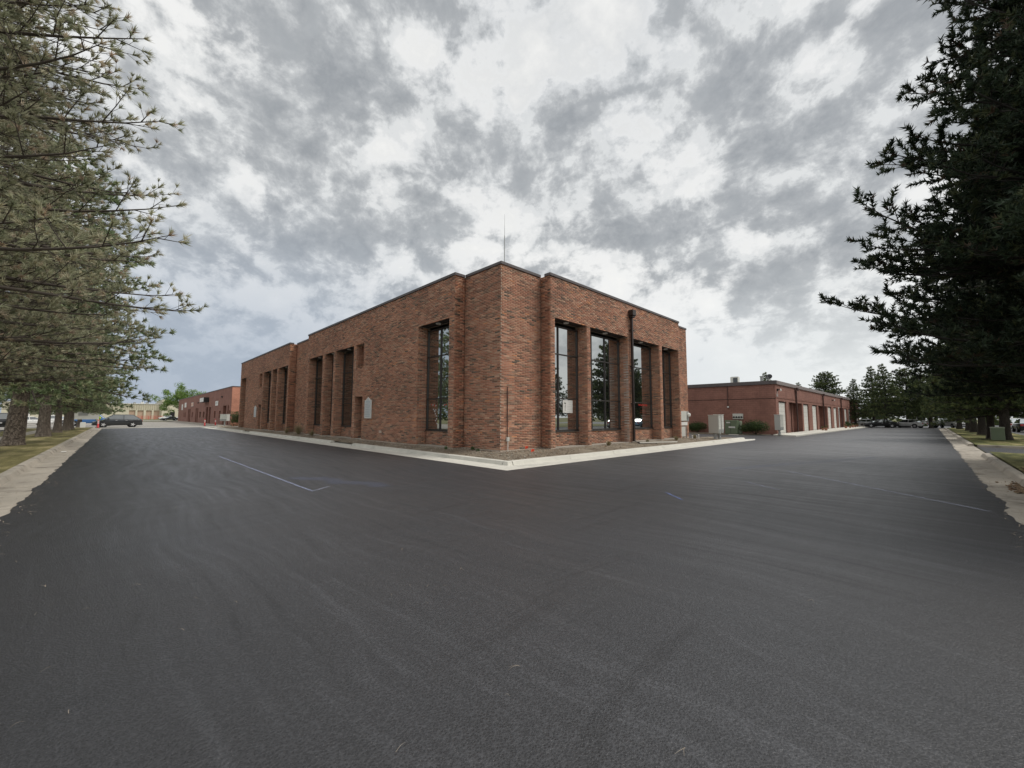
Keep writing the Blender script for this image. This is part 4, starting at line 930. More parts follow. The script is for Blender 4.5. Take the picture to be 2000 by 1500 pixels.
# orange barrier fence in front of it
of=empty('barrier_fence',(2,225,0)); tag(of,'low red-orange rail fence before the cream warehouse','fence')
OR_=pmat('orange_net',(.55,.10,.07),.7)
for j in range(7): MB().tube((3+j*2,222,0),(3+j*2,222,1.5),.07,None,6).obj('post',OR_,of,True)
for z in (.5,1.0,1.5): MB().box(3,15,221.97,222.03,z-.07,z+.07).obj('rail',OR_,of,True)
# ------------------------------------------------------------------ street boxes
def cluster_mailbox(name,loc,rz,label,cols=2,rows=4,w=.48,d=.46,h=1.22,z=.55,front=PALEG):
    e=empty(name,loc,rz); tag(e,label,'mailbox')
    MB().box(-w/2,w/2,-d/2,d/2,z,z+h,bev=.015).obj('cabinet',pmat('mailbox_grey',(.47,.47,.44),.45,metal=.2),e)
    bd=MB().box(-w/2-.02,w/2+.02,-d/2-.03,d/2+.03,z+h,z+h+.03,bev=.005).obj('lid',PALEG,e)
    cw=(w-.04)/cols; ch=(h-.30)/rows
    for c_ in range(cols):
        for r2 in range(rows+2):
            hh=ch*rows/(rows+2); o=MB().box(-w/2+.02+c_*cw+.006,-w/2+.02+(c_+1)*cw-.006,-d/2-.012,-d/2-.001,z+.28+r2*hh+.005,z+.28+(r2+1)*hh-.005,bev=.002).obj('door',front,e)
            if r2%2: o2=MB().box(-w/2+.02+c_*cw+.03,-w/2+.02+c_*cw+.05,-d/2-.016,-d/2-.011,z+.28+r2*hh+.04,z+.28+r2*hh+.06).obj('lock',BLACK,o)
    MB().box(-w/2+.04,w/2-.04,-d/2-.012,-d/2-.001,z+.03,z+.26,bev=.004).obj('parcel_door',STEELG,e)
    MB().lathe([(.16,.0),(.16,.02),(.10,.05),(.09,z-.06),(.15,z)],(0,0,0),10).obj('pedestal',STEELG,e)
    return e
cluster_mailbox('cluster_mailbox',(29.62,10.46,.15),0,'grey cluster mailbox on a pedestal at the kerb island end, nearer of the pair',w=.44,d=.66,h=1.22,z=.38)
cluster_mailbox('cluster_mailbox',(30.12,10.36,.15),0,'second pale cluster mailbox just behind and right of the grey one',w=.44,d=.5,h=1.24,z=.40,cols=2)
cluster_mailbox('cluster_mailbox',(42.35,9.5,.11),R(-20),'pale grey mailbox cabinet standing at the corner of the red garage units',w=.5,d=.5,h=1.35,z=.40,cols=2)
cluster_mailbox('cluster_mailbox',(11.75,75.0,.12),R(-60),'wide pale mailbox on a white pedestal before the left-hand hedge',w=1.35,d=.5,h=1.0,z=.75,cols=3,rows=2)
tr=empty('transformer',(42.1,13.2,0)); tag(tr,'olive green pad-mounted transformer between the mailboxes and the shrubs','transformer')
tr.rotation_euler.z=R(-8)
MB().box(-.35,.15,-.48,.62,.06,1.36,bev=.02).obj('cabinet',GREENB,tr); MB().box(.16,.52,-.6,.5,.06,1.30,bev=.02).obj('side_cabinet',pmat('green_side',(.30,.34,.25),.5),tr)
MB().box(-.372,-.352,.1,.45,1.08,1.2).obj('warning_label',PALEG,tr); MB().box(-.375,-.352,-.35,.25,.62,.78).obj('warning_label',PALEG,tr); MB().box(-.6,.7,-.75,.8,-.02,.06).obj('pad',CONC,tr)
MB().box(-.365,-.351,.07,.085,.1,1.32).obj('seam',BLACK,tr)
gb=empty('utility_pedestal',(43.0,-3.05,.13)); tag(gb,'green utility box on the right lawn beside the nearest tree trunk','utility box')
MB().box(-.35,.35,-.3,.3,0,.86,bev=.03).obj('cabinet',GREENB,gb); MB().box(-.37,.37,-.32,.32,.80,.9,bev=.03).obj('lid',pmat('green_side',(0,0,0)),gb)
# delineator posts
DELR=pmat('delineator_red',(.62,.07,.075),.55)
def delineator(x,y,label):
    e=empty('delineator_post',(x,y,0)); tag(e,label,'post','red delineator posts on the old road')
    MB().lathe([(.22,0),(.22,.04),(.07,.07)],(0,0,0),12).obj('base',BLACK,e); MB().lathe([(.11,.05),(.085,.5),(.06,.98),(.07,1.0),(.07,1.05),(.03,1.1)],(0,0,0),10).obj('post',DELR,e)
    for z in (.62,.84): MB().lathe([(.088,z),(.085,z+.1)],(0,0,0),10).obj('band',WHITE,e)
delineator(-1.74,74.3,'red delineator post in front of the dark parked SUV'); delineator(10.1,81.3,'red delineator post with white bands left of the far mailbox, farther from it'); delineator(11.6,82.0,'red delineator post nearest the far mailbox')
# notice board on the left
nb=empty('notice_board',(-3.0,78.9,.1)); tag(nb,'pale grey framed board sign on posts beyond the left tree row','sign'); nb.rotation_euler.z=R(30)
MB().box(-1.3,1.2,-.05,.05,1.0,2.45,bev=.01).obj('panel',PALEG,nb)
for x in (-1.35,1.25): MB().box(x-.07,x+.07,-.07,.07,0,2.6).obj('post',PALEG,nb)
MB().box(-.9,.1,-.07,-.052,1.5,1.95).obj('notice',STEELG,nb); 
tag(MB().box(-3.4,-2.9,75.6,76.0,.0,.75,bev=.03).obj('service_box',PALEG),'small beige service box under the pale board sign','utility box')
for i,(x,y) in enumerate(((-24,150),(-13,128),(-9.9,130))):
    l=empty('light_pole',(x,y,0)); tag(l,('far','middle','near')[i]+' slender pale pole standing among the white parked cars on the left','pole','pale poles in the left car park'); MB().tube((x,y,0),(x,y,5.0-.4*i),.12,.09,8).obj('pole',WHITE,l,True)
# flower pots along the unit front
POT=pmat('terracotta',(.35,.17,.11),.8)
for i,(x,y) in enumerate(((61.0,8.9),(61.6,9.3),(77.2,8.9),(78.9,8.6),(84.8,8.9),(85.8,8.7),(93.5,9.2))):
    pt=empty('planter',(x,y,.11)); tag(pt,('nearest clay pot on the sidewalk of the red units, beside the third white door','clay pot just behind the nearest one','clay pot before the fifth white door','wide pot right of the fifth white door','tall pot before the third porch','pot standing right of the tall one at the third porch','farthest clay pot on the unit sidewalk')[i],'plant pot','clay pots along the unit sidewalk')
    s=.6 if i%2 else .8
    MB().lathe([(.16*s,0),(.24*s,.38*s),(.26*s,.42*s),(.2*s,.42*s)],(0,0,0),10).obj('pot',POT,pt)
    q=MB(); r=random.Random(i)
    for k_ in range(40):
        a=r.uniform(0,6.28); el=r.uniform(.2,1.4); L=r.uniform(.2,.5)*s; c=Vector((0,0,.42*s)); t_=c+Vector((math.cos(a)*math.cos(el),math.sin(a)*math.cos(el),math.sin(el)))*L; n_=Vector((-math.sin(a),math.cos(a),0))*.05
        q.add([c,(c+t_)/2+n_,t_,(c+t_)/2-n_],[(0,1,2,3)])
    q.obj('plant',pmat('pot_leaves',(.16,.15,.06),.7),pt)
# ------------------------------------------------------------------ vehicles
TYRE=pmat('tyre_rubber',(.018,.018,.019),.85); RIM=pmat('alloy_rim',(.62,.62,.62),.35,metal=.15); CGL=glass_mat('car_glass',(.012,.014,.016),.22,.02)
LAMP=pmat('headlight_glass',(.7,.72,.72),.15); TAIL=pmat('tail_light_red',(.5,.02,.02),.25); TRIM=pmat('black_trim',(.02,.02,.021),.5)
def paint(name,c): return pmat(name,c,.32,coat=.8,metal=.0 if max(c)>.5 else .3)
def wheel_mesh(r,w):
    mb=MB(); mb.lathe([(r*.62,-w/2),(r*.93,-w/2),(r,-w/2+.03),(r,w/2-.03),(r*.93,w/2),(r*.62,w/2)],(0,0,0),20,axis='y',cap=False); ty=mb.mesh('tyre',TYRE,True)
    rb=MB(); rb.lathe([(r*.62,-w/2+.02),(r*.66,-w/2+.005),(r*.6,-w/2+.03),(r*.2,-w/2+.03),(.02,-w/2+.02)],(0,0,0),20,axis='y',mi=1)
    for k in range(5):
        a=k*2*math.pi/5; c,s=math.cos(a),math.sin(a); p=[]
        for rr,hw in((r*.15,.05),(r*.62,.028)):
            for sg in(-1,1): p.append((c*rr-s*hw*sg,-w/2+.0,s*rr+c*hw*sg))
        rb.add(p+[(x,y+.03,z) for x,y,z in p],[(0,1,3,2),(0,2,6,4),(1,5,7,3)],0)
    rb.lathe([(r*.2,-w/2-.004),(.02,-w/2-.006)],(0,0,0),12,axis='y')
    return ty,rb.mesh('rim',[RIM,TRIM])
WH={}
PROF={ # x, z_low, z_belt, half width | greenhouse: x base, x top ...   length runs x: -front +rear
 'suv':dict(L=4.65,W=1.86,H=1.66,wb=2.75,r=.36,hood=.98,belt=1.05,nose=.72,cab=(-1.30,-.45,1.40,2.18),tail=1.06),
 'sedan':dict(L=4.7,W=1.80,H=1.43,wb=2.75,r=.33,hood=.86,belt=.93,nose=.62,cab=(-.95,-.15,1.05,1.85),tail=.98),
 'pickup':dict(L=5.7,W=1.98,H=1.88,wb=3.6,r=.41,hood=1.18,belt=1.25,nose=.9,cab=(-1.35,-.75,.75,1.0),tail=1.22),
 'van':dict(L=5.6,W=2.0,H=2.25,wb=3.4,r=.37,hood=1.15,belt=1.25,nose=.8,cab=(-2.2,-1.3,2.65,2.75),tail=1.25)}
def car(kind,col,loc,rz,label,cat='car',group='parked cars',name='parked_car'):
    P=PROF[kind]; L,W,H=P['L'],P['W'],P['H']; hw=W/2; e=empty(name,loc,rz); tag(e,label,cat,group)
    x0,x1=-L/2,L/2; a,b,c,d=P['cab']; belt=P['belt']; zl=.26 if kind!='pickup' else .42
    # body shell: stations along x; cross-section of 9 points, mirrored
    st=[(x0,zl+.12,P['nose']-.12,.80),(x0+.06,zl+.04,P['nose'],.90),(x0+.35,zl,P['nose']+.10,.97),(x0+.9,zl,P['hood']-.04,1.0),(a-.05,zl,P['hood']+.02,1.0),(a+.3,zl,belt,1.0),
        ((b+c)/2,zl,belt,1.0),(d-.05,zl,belt+.02,1.0),(min(d+.1,x1-.30),zl,P['tail'],1.0),(x1-.22,zl,P['tail']-.01,.98),(x1-.05,zl+.05,P['tail']-.06,.92),(x1,zl+.14,P['tail']-.2,.86)]
    st=sorted(st,key=lambda q:q[0])
    V=[];n=10
    for x,zb,ztp,kw in st:
        w_=hw*kw; zm=zb+(ztp-zb)*.55
        half=[(w_*.80,zb),(w_*.95,zb+.08),(w_,zm),(w_*.97,ztp-.08),(w_*.86,ztp)]
        ring=[(y,z) for y,z in half]+[(-y,z) for y,z in half[::-1]]
        V+=[(x,y,z) for y,z in ring]
    F=[]
    for i in range(len(st)-1):
        for k in range(n): F.append((i*n+k,i*n+(k+1)%n,(i+1)*n+(k+1)%n,(i+1)*n+k))
    F+=[tuple(range(n-1,-1,-1)),tuple(range((len(st)-1)*n,len(st)*n))]
    body=link('body',me_from('body',V,F,col,True),e)
    bm_=body.modifiers.new('bevel','BEVEL'); bm_.width=.03; bm_.segments=2; bm_.limit_method='ANGLE'; bm_.angle_limit=R(35)
    # greenhouse glass and roof
    wi=hw*.86; wt_=hw*.68; zr=H-.06
    g=MB(); g.add([(a,wi,belt-.02),(a,-wi,belt-.02),(b,-wt_,zr),(b,wt_,zr),(d,wi,belt-.02),(d,-wi,belt-.02),(c,-wt_,zr),(c,wt_,zr)],[(0,3,2,1),(4,5,6,7),(0,4,7,3),(1,2,6,5)],0)
    g.obj('window',CGL,e)
    rf=MB(); rf.add([(b-.04,wt_+.02,zr-.01),(b-.04,-wt_-.02,zr-.01),(c+.04,-wt_-.02,zr-.01),(c+.04,wt_+.02,zr-.01),(b+.12,wt_*.85,H),(b+.12,-wt_*.85,H),(c-.12,-wt_*.85,H),(c-.12,wt_*.85,H)],[(4,5,6,7),(0,1,5,4),(1,2,6,5),(2,3,7,6),(3,0,4,7)])
    rf.obj('roof',col,e)
    pl=MB()
    for s in(-1,1):
        for (xa,xb_) in ((a,b),(d,c)): 
            q=.035; pl.add([(xa-q,s*(wi+.012),belt-.02),(xa+q,s*(wi+.012),belt-.02),(xb_+q,s*(wt_+.012),zr+.01),(xb_-q,s*(wt_+.012),zr+.01)],[(0,1,2,3)])
        xm=(a+d)/2+.05; f_=((xm-.05)-b)/(c-b) if c>b else .5
        pl.add([(xm-.04,s*(wi+.012),belt-.02),(xm+.04,s*(wi+.012),belt-.02),(xm+.03,s*(wt_+.012),zr),(xm-.03,s*(wt_+.012),zr)],[(0,1,2,3)])
    pl.obj('pillar',col,e)
    if kind=='pickup': MB().box(d+.12,x1-.08,-hw+.12,hw-.12,P['tail']-.3,P['tail']+.004).obj('bed',TRIM,e)
    rr=P['r']
    if rr not in WH: WH[rr]=wheel_mesh(rr,.24)
    for sx in(-1,1):
        for sy in(-1,1):
            w_=empty('wheel',(sx*P['wb']/2,sy*(hw-.085),rr)); w_.parent=e; w_.rotation_euler=(0,0,0 if sy<0 else math.pi)
            link('tyre',WH[rr][0],w_); link('rim',WH[rr][1],w_)
            MB().lathe([(rr*1.13,-.005),(rr*1.13,.01)],(sx*P['wb']/2,sy*(hw+.004),rr+.01),18,axis='y').obj('wheel_arch',TRIM,e)
    for s in(-1,1):
        MB().box(x0+.03,x0+.22,s*hw*.62-.16,s*hw*.62+.16,P['nose']-.12,P['nose']+.02,bev=.02).obj('headlight',LAMP,e)
        MB().box(x1-.14,x1+.004,s*hw*.72-.13,s*hw*.72+.13,P['tail']-.33,P['tail']-.12,bev=.02).obj('tail_light',TAIL,e)
        MB().box(a+.25,a+.42,s*(hw+.02)-.08*(s<0)*0,s*(hw+.17),belt,belt+.14,bev=.02).obj('mirror',TRIM,e)
        for q in (0.1,1.05): MB().box(a+.9+q,a+1.08+q,s*(hw-.004),s*(hw+.02),belt-.16,belt-.12).obj('door_handle',RIM,e)
    MB().box(x0-.02,x0+.1,-hw*.5,hw*.5,P['nose']-.22,P['nose']-.05,bev=.01).box(x0-.03,x0+.2,-hw*.8,hw*.8,zl+.02,zl+.18,bev=.02).obj('front_bumper',TRIM,e)
    MB().box(x1-.15,x1+.03,-hw*.85,hw*.85,zl+.02,zl+.2,bev=.02).obj('rear_bumper',TRIM,e); MB().box(x1+.005,x1+.012,-.16,.16,P['tail']-.42,P['tail']-.3).obj('licence_plate',WHITE,e)
    return e
PDK=paint('charcoal_paint',(.028,.031,.034)); PWH=paint('white_car_paint',(.72,.72,.70)); PBLU=paint('blue_car_paint',(.05,.17,.42)); PSIL=paint('silver_car_paint',(.42,.43,.43)); PBLK=paint('black_car_paint',(.012,.012,.013)); PLB=paint('pale_blue_car_paint',(.25,.42,.62))
suv_=car('suv',PDK,(.05,79.6,0),R(5),'dark charcoal SUV with bright alloy wheels parked across the far end of the left road','suv',name='suv')
suv_.scale=(1.07,1.07,1.07)
car('pickup',PBLU,(-2.9,92.5,0),R(180-8),'bright blue pickup half hidden behind the charcoal SUV','pickup',name='pickup_truck')
car('pickup',PBLK,(-8.6,68.2,-.01),R(-88),'black pickup seen from behind at the left edge past the first tree trunk','pickup',name='pickup_truck')
car('sedan',PWH,(-10.2,103,-.01),R(-150),'white sedan parked between the first and second left tree trunks, nearer one','car')
car('sedan',PSIL,(-20.0,140,-.01),R(-110),'pale silver car farther back left of the white sedans','car')
car('suv',PWH,(-8.4,114,-.01),R(172),'white car between the second and third left tree trunks','car')
car('sedan',PWH,(-7.6,128,-.01),R(178),'white car just left of the pale board sign, behind the fourth trunk','car')
car('pickup',PWH,(14.0,205,0),R(5),'white pickup far off beside the green tree near the red shop row','pickup',name='pickup_truck')
car('sedan',PDK,(13.2,186,0),R(10),'dark green-black sedan before the white pickup near the leafy tree','car')
# right-hand end of the street
car('sedan',PBLK,(93.6,6.3,-.01),R(-70),'black sedan nose-in beyond the end of the red units','car')
car('sedan',PWH,(96.5,3.0,-.01),R(-112),'white sedan with dark shaded side at the middle of the street end','car')
car('pickup',PWH,(101.5,1.6,-.01),R(-100),'white pickup parked behind the middle sedan at the street end','pickup',name='pickup_truck')
car('sedan',PSIL,(99.,9.0,-.01),R(-80),'silver car behind the black sedan and the end pine trunk','car')
car('van',PWH,(100.0,-2.6,-.01),R(20),'white box van right of the end tree trunk','van',name='van')
car('suv',PWH,(86.,-7.6,-.01),R(184),'white SUV with visible front wheel, under the trees at the far right','suv',name='suv')
car('suv',PBLK,(77.5,-7.8,-.01),R(182),'black SUV in the shade left of the right-hand tree trunks','suv',name='suv')
car('sedan',PSIL,(69.,-8.1,-.01),R(180),'silver sedan glimpsed between the middle right-hand trunks','car')
car('sedan',PLB,(59.,-8.0,-.01),R(182),'pale blue sedan behind the second right-hand trunk','car')
car('suv',PSIL,(52.3,-7.8,-.01),R(178),'silver SUV right of the nearest tree trunk at the right edge','suv',name='suv')
# worker in a hi-vis vest
def person():
    e=empty('person',(-1.98,83.2,0),R(-40)); tag(e,'person in a lime hi-vis top standing behind the red post left of the charcoal SUV','person')
    J=[(0,0,.95),(0,0,1.15),(0,0,1.38),(0,0,1.50),(0,-.01,1.60),(0,-.01,1.74), (.19,0,1.42),(.27,.02,1.15),(.26,-.10,.93), (-.19,0,1.42),(-.27,.02,1.15),(-.25,-.12,.95), (.10,0,.90),(.11,-.02,.50),(.11,.02,.08),(.12,-.14,.05), (-.10,0,.90),(-.12,.02,.50),(-.12,.05,.08),(-.13,-.11,.05)]
    ED=[(0,1),(1,2),(2,3),(3,4),(4,5),(2,6),(6,7),(7,8),(2,9),(9,10),(10,11),(0,12),(12,13),(13,14),(14,15),(0,16),(16,17),(17,18),(18,19)]
    RD=[.15,.145,.16,.06,.095,.085,.065,.048,.035,.065,.048,.035,.095,.065,.045,.04,.095,.065,.045,.04]
    me=bpy.data.meshes.new('body'); me.from_pydata(J,ED,[]); me.materials.append(pmat('work_trousers',(.16,.14,.11),.8))
    o=link('body',me,e); sm=o.modifiers.new('skin','SKIN'); 
    for v,r in zip(me.skin_vertices[0].data if me.skin_vertices else [],RD): v.radius=(r,r*.85)
    if not me.skin_vertices:
        bpy.context.view_layer.objects.active=o; bpy.ops.mesh.customdata_skin_add()
        for v,r in zip(me.skin_vertices[0].data,RD): v.radius=(r,r*.85)
    me.skin_vertices[0].data[0].use_root=True
    o.modifiers.new('sub','SUBSURF').levels=1
    HV=pmat('hi_vis_lime',(.55,.72,.05),.6)
    MB().lathe([(.17,.86),(.19,1.0),(.185,1.2),(.21,1.36),(.17,1.46),(.08,1.5)],(0,0,0),14).obj('vest',HV,e,smooth=True)
    for s in(-1,1): MB().tube((s*.19,0,1.43),(s*.28,.02,1.12),.085,.07,10).obj('sleeve',HV,e,smooth=True)
    MB().lathe([(.12,1.68),(.115,1.74),(.09,1.80),(.02,1.83)],(0,0,0),12).obj('hard_hat',HV,e,smooth=True)
    MB().lathe([(.085,1.56),(.095,1.64),(.09,1.69)],(0,-.01,0),10).obj('face',pmat('skin',(.42,.25,.18),.6),e,smooth=True)
person()
# ------------------------------------------------------------------ conifers
def tubes(P0,P1,R0,R1,n):
    """many tapered tubes at once"""
    P0=np.asarray(P0,float);P1=np.asarray(P1,float);R0=np.asarray(R0,float);R1=np.asarray(R1,float)
    D=P1-P0; D/=np.linalg.norm(D,axis=1,keepdims=True)+1e-9
    A=np.cross(D,np.where(np.abs(D[:,2:3])<.9,np.array([[0,0,1.]]),np.array([[1.,0,0]]))); A/=np.linalg.norm(A,axis=1,keepdims=True)+1e-9
    B=np.cross(D,A); ang=np.arange(n)*2*np.pi/n
    ring=A[:,None,:]*np.cos(ang)[None,:,None]+B[:,None,:]*np.sin(ang)[None,:,None]
    V=np.concatenate([P0[:,None,:]+ring*R0[:,None,None],P1[:,None,:]+ring*R1[:,None,None]],1)
    k=np.arange(n); q=np.stack([k,(k+1)%n,n+(k+1)%n,n+k],1)
    T=(q[None]+(np.arange(len(P0))*2*n)[:,None,None]).reshape(-1,4)
    return V.reshape(-1,3),T
def needles(P,D,L,W,K,spread,r,cols):
    """K needle triangles for each tuft: position P, direction D, length L, half-width W"""
    n=len(P); D=D/(np.linalg.norm(D,axis=1,keepdims=True)+1e-9)
    A=np.cross(D,np.array([[.3,.2,1.]])); A/=np.linalg.norm(A,axis=1,keepdims=True)+1e-9; B=np.cross(D,A)
    th=r.uniform(spread[0],spread[1],(n,K)); ph=r.uniform(0,2*np.pi,(n,K))
    nd=D[:,None]*np.cos(th)[...,None]+(A[:,None]*np.cos(ph)[...,None]+B[:,None]*np.sin(ph)[...,None])*np.sin(th)[...,None]
    nd[...,2]+=.10; l=L[:,None]*r.uniform(.7,1.15,(n,K))
    s=np.cross(nd,r.normal(0,1,(n,K,3))); s/=np.linalg.norm(s,axis=2,keepdims=True)+1e-9
    root=P[:,None]+D[:,None]*(r.uniform(-.25,.1,(n,K))*L[:,None])[...,None]
    tip=root+nd*l[...,None]; w=W*r.uniform(.7,1.2,(n,K,1))
    V=np.stack([root-s*w*.6,root+s*w*.6,tip+s*w*.25,tip-s*w*.25],2) if False else np.stack([root-s*w,root+s*w,tip],2)
    T=np.arange(n*K*3,dtype=np.int32).reshape(-1,3)
    c=cols[:,None,None,:]*r.uniform(.75,1.25,(n,K,1,1)); c=np.broadcast_to(c,(n,K,3,3)).reshape(-1,3)
    return V.reshape(-1,3),T,np.concatenate([c,np.ones((len(c),1))],1)
def pine_meshes(key,seed,H,base,prof,r0,whorl,nper,rise,sec,tuft,K,L,W,spread,pal,bark,lean=(0,0),droop=.0,fill=.4,crook=.06,zmax=None,nmat=None,upturn=.35,gapb=.3,shoot=.2,brush=1,limb=None):
    """prof(t)->crown radius for t=0..1 from crown base to top"""
    r=np.random.default_rng(seed)
    def tr(z): t=z/H; return np.array([lean[0]*t*z*.1+.15*math.sin(z*.5+seed)*t,lean[1]*t*z*.1+.15*math.cos(z*.6+seed)*t,z])
    # trunk
    mb=MB(); zs=[0,.12,.35,.8,1.5,2.5]+list(np.linspace(3.6,H-.2,10)); N=14; vs=[];fs=[]
    for i,z in enumerate(zs):
        c=tr(z); fl=1+.45*math.exp(-z/.25); rad=r0*fl*(1-z/H)**.8+.015
        for k in range(N):
            a=2*math.pi*k/N; q=rad*(1+.10*math.sin(3*a+seed)+.07*math.sin(5*a+z*2)+r.uniform(-.045,.045)+ (.16*max(0,math.sin(2*a+seed*1.7))*math.exp(-z/.25)))
            vs.append((c[0]+q*math.cos(a),c[1]+q*math.sin(a),z-.06 if i==0 else z))
    for i in range(len(zs)-1):
        for k in range(N): fs.append((i*N+k,i*N+(k+1)%N,(i+1)*N+(k+1)%N,(i+1)*N+k))
    trunk=me_from('trunk',vs,fs,bark,True)
    P0=[];P1=[];Ra=[];Rb=[];TP=[];TD=[];TL=[]
    S0=[];S1=[];Sa=[];Sb=[]
    z=base; 
    while z<H-.25:
        if zmax and z>zmax: break
        t=(z-base)/(H-base); R_=prof(t); m_=nper if t<.85 else max(3,nper-2); a0=r.uniform(0,6.28)
        for j in range(m_):
            a=a0+j*2*math.pi/m_+r.normal(0,.22); Lb=R_*r.uniform(.62,1.14); el=rise(t)+r.normal(0,.09)
            nseg=max(3,int(Lb/.55)); p=tr(z+r.uniform(-.12,.12)); d=np.array([math.cos(a)*math.cos(el),math.sin(a)*math.cos(el),math.sin(el)]); rb=min(.055,.012+.012*Lb)*(1 if r0>.2 else .7)
            pts=[p.copy()]; 
            for s in range(nseg):
                f=s/nseg; d=d+np.array([r.normal(0,crook),r.normal(0,crook),(-droop*(1-f)+upturn*f*f)*.25+r.normal(0,crook*.6)]); d/=np.linalg.norm(d)
                p=p+d*(Lb/nseg); pts.append(p.copy())
            for s in range(nseg):
                P0.append(pts[s]);P1.append(pts[s+1]);Ra.append(rb*(1-s/nseg)+.006);Rb.append(rb*(1-(s+1)/nseg)+.006)
            # side branches, each carrying short shoots tipped with needle tufts
            q=Lb*.14; sg=1
            while q<Lb:
                f=q/Lb*nseg; i=min(nseg-1,int(f)); pp=pts[i]+(pts[i+1]-pts[i])*(f-i); dd=pts[i+1]-pts[i]; dd=dd/np.linalg.norm(dd)
                side=np.cross(dd,[0,0,1.]); side/=np.linalg.norm(side)+1e-9; sg=-sg
                ls=min(sec,(Lb-q)*.55+.22)*r.uniform(.65,1.2)
                sd=dd*r.uniform(.55,.95)+side*sg*r.uniform(.55,1.)+np.array([0,0,r.uniform(-.25,.30)]); sd/=np.linalg.norm(sd)
                ns=max(1,int(ls/.4)); sp=pp; sdir=sd; k_=0.; nxt=tuft*.7
                for u in range(ns):
                    sdir=sdir+np.array([r.normal(0,.10),r.normal(0,.10),.10+.25*upturn*u/ns]); sdir/=np.linalg.norm(sdir); se=sp+sdir*(ls/ns)
                    S0.append(sp);S1.append(se);Sa.append(.012*(1-u/ns*.6));Sb.append(.012*(1-(u+1)/ns*.6)*.9)
                    while nxt<k_+ls/ns:
                        g=(nxt-k_)/(ls/ns); tp=sp+(se-sp)*g
                        if nxt/ls>fill or r.random()<.25:
                            t3=np.cross(sdir,r.normal(0,1,3)); t3/=np.linalg.norm(t3)+1e-9
                            td=sdir*.65+t3*.65+np.array([0,0,.15+.45*upturn*r.random()]); td/=np.linalg.norm(td); l3=shoot*r.uniform(.5,1.3)*(1-.4*nxt/ls); e3=tp+td*l3
                            if l3>.07: S0.append(tp);S1.append(e3);Sa.append(.005);Sb.append(.003)
                            for m3 in range(brush): TP.append(e3-td*(l3*m3/brush*.9));TD.append(td+r.normal(0,.12,3));TL.append(L*r.uniform(.8,1.15))
                        nxt+=tuft*r.uniform(.7,1.3)
                    k_+=ls/ns; sp=se
                for m3 in range(brush+1): TP.append(sp-sdir*(.07*m3));TD.append(sdir+r.normal(0,.15,3));TL.append(L)
                q+=r.uniform(.75,1.25)*gapb
            TP.append(pts[-1]);TD.append(d);TL.append(L*1.1)
        z+=whorl*r.uniform(.7,1.3)
    V1,T1=tubes(P0,P1,Ra,Rb,5); V2,T2=tubes(S0,S1,Sa,Sb,3)
    limbs=tri_mesh('limbs',np.concatenate([V1,V2]),np.concatenate([T1,T2+len(V1)]),limb or bark,smooth=True)
    TP=np.array(TP);TD=np.array(TD);TL=np.array(TL)
    pc_=np.array([p[:3] for p in pal]); pw_=np.array([p[3] for p in pal],float); pw_/=pw_.sum()
    ci=r.choice(len(pc_),len(TP),p=pw_)
    lowf=np.array([mnoise.noise(Vector(tuple(q*.55))) for q in TP]); cc=pc_[ci]*(1+.35*lowf)[:,None]
    Vn,Tn,Cn=needles(TP,TD,TL,W,K,spread,r,cc)
    print('pine',key,'tufts',len(TP),'tris',len(Tn),'limb quads',len(T1)+len(T2))
    cm=tri_mesh('needles',Vn,Tn,nmat or NEEDLE,Cn)
    return trunk,limbs,cm
def plant_pine(ms,loc,rz,sc_,label,group,name='pine_tree',cat='tree'):
    e=empty(name,loc,rz); tag(e,label,cat,group); e.scale=(sc_,sc_,sc_) if not hasattr(sc_,'__len__') else sc_
    link('trunk',ms[0],e); link('limbs',ms[1],e); o=link('crown',ms[2],e); o['kind']='stuff'
    return e
PALL=[(.42,.42,.28,30),(.35,.36,.235,28),(.49,.46,.32,18),(.52,.44,.32,8),(.28,.30,.195,14),(.48,.37,.27,3)]
PALM=[(.25,.30,.165,30),(.20,.26,.135,26),(.33,.35,.20,18),(.38,.36,.22,4)]
PALD=[(.038,.058,.032,30),(.052,.072,.037,26),(.028,.043,.026,22),(.075,.088,.04,12),(.10,.07,.045,3)]
PALR=[(.09,.125,.052,30),(.125,.155,.06,26),(.17,.19,.07,14),(.065,.09,.042,20)]
# near pines
profA=lambda t: 5.2*(1-t)**.62*(.90+.10*min(1,t*6))
mA=pine_meshes('left',3,17.5,2.9,profA,.33,.36,7,lambda t:.04+.50*t,1.5,.14,22,.125,.0085,(.10,1.0),PALL,PBARK,droop=.10,fill=.12,upturn=.6,gapb=.27,shoot=.24,brush=1,limb=LIMB)
mB=pine_meshes('right',8,15.0,2.7,lambda t:5.25*(1-t)**.80*(.92+.08*min(1,t*6)),.30,.28,8,lambda t:.06+.55*t,1.5,.22,10,.125,.0175,(.45,1.3),PALD,DBARK,droop=.10,fill=.0,upturn=.8,gapb=.28,shoot=.40,brush=4,limb=LIMBD)
mC=pine_meshes('mid left',15,12.5,2.5,lambda t:4.7*(1-t)**.6*(.85+.15*min(1,t*6)),.24,.42,7,lambda t:.0+.45*t,1.4,.24,13,.20,.024,(.2,1.3),PALM,PBARK,droop=.2,fill=.1,upturn=.4,gapb=.36,shoot=.25,brush=1,limb=LIMB)
mD=pine_meshes('mid right',22,10.5,2.2,lambda t:4.4*(1-t)**.5*(.85+.15*min(1,t*6)),.25,.38,8,lambda t:.0+.5*t,1.4,.23,12,.20,.036,(.2,1.3),PALR,DBARK,droop=.10,fill=.0,upturn=.45,gapb=.34,shoot=.25,brush=1,limb=LIMBD)
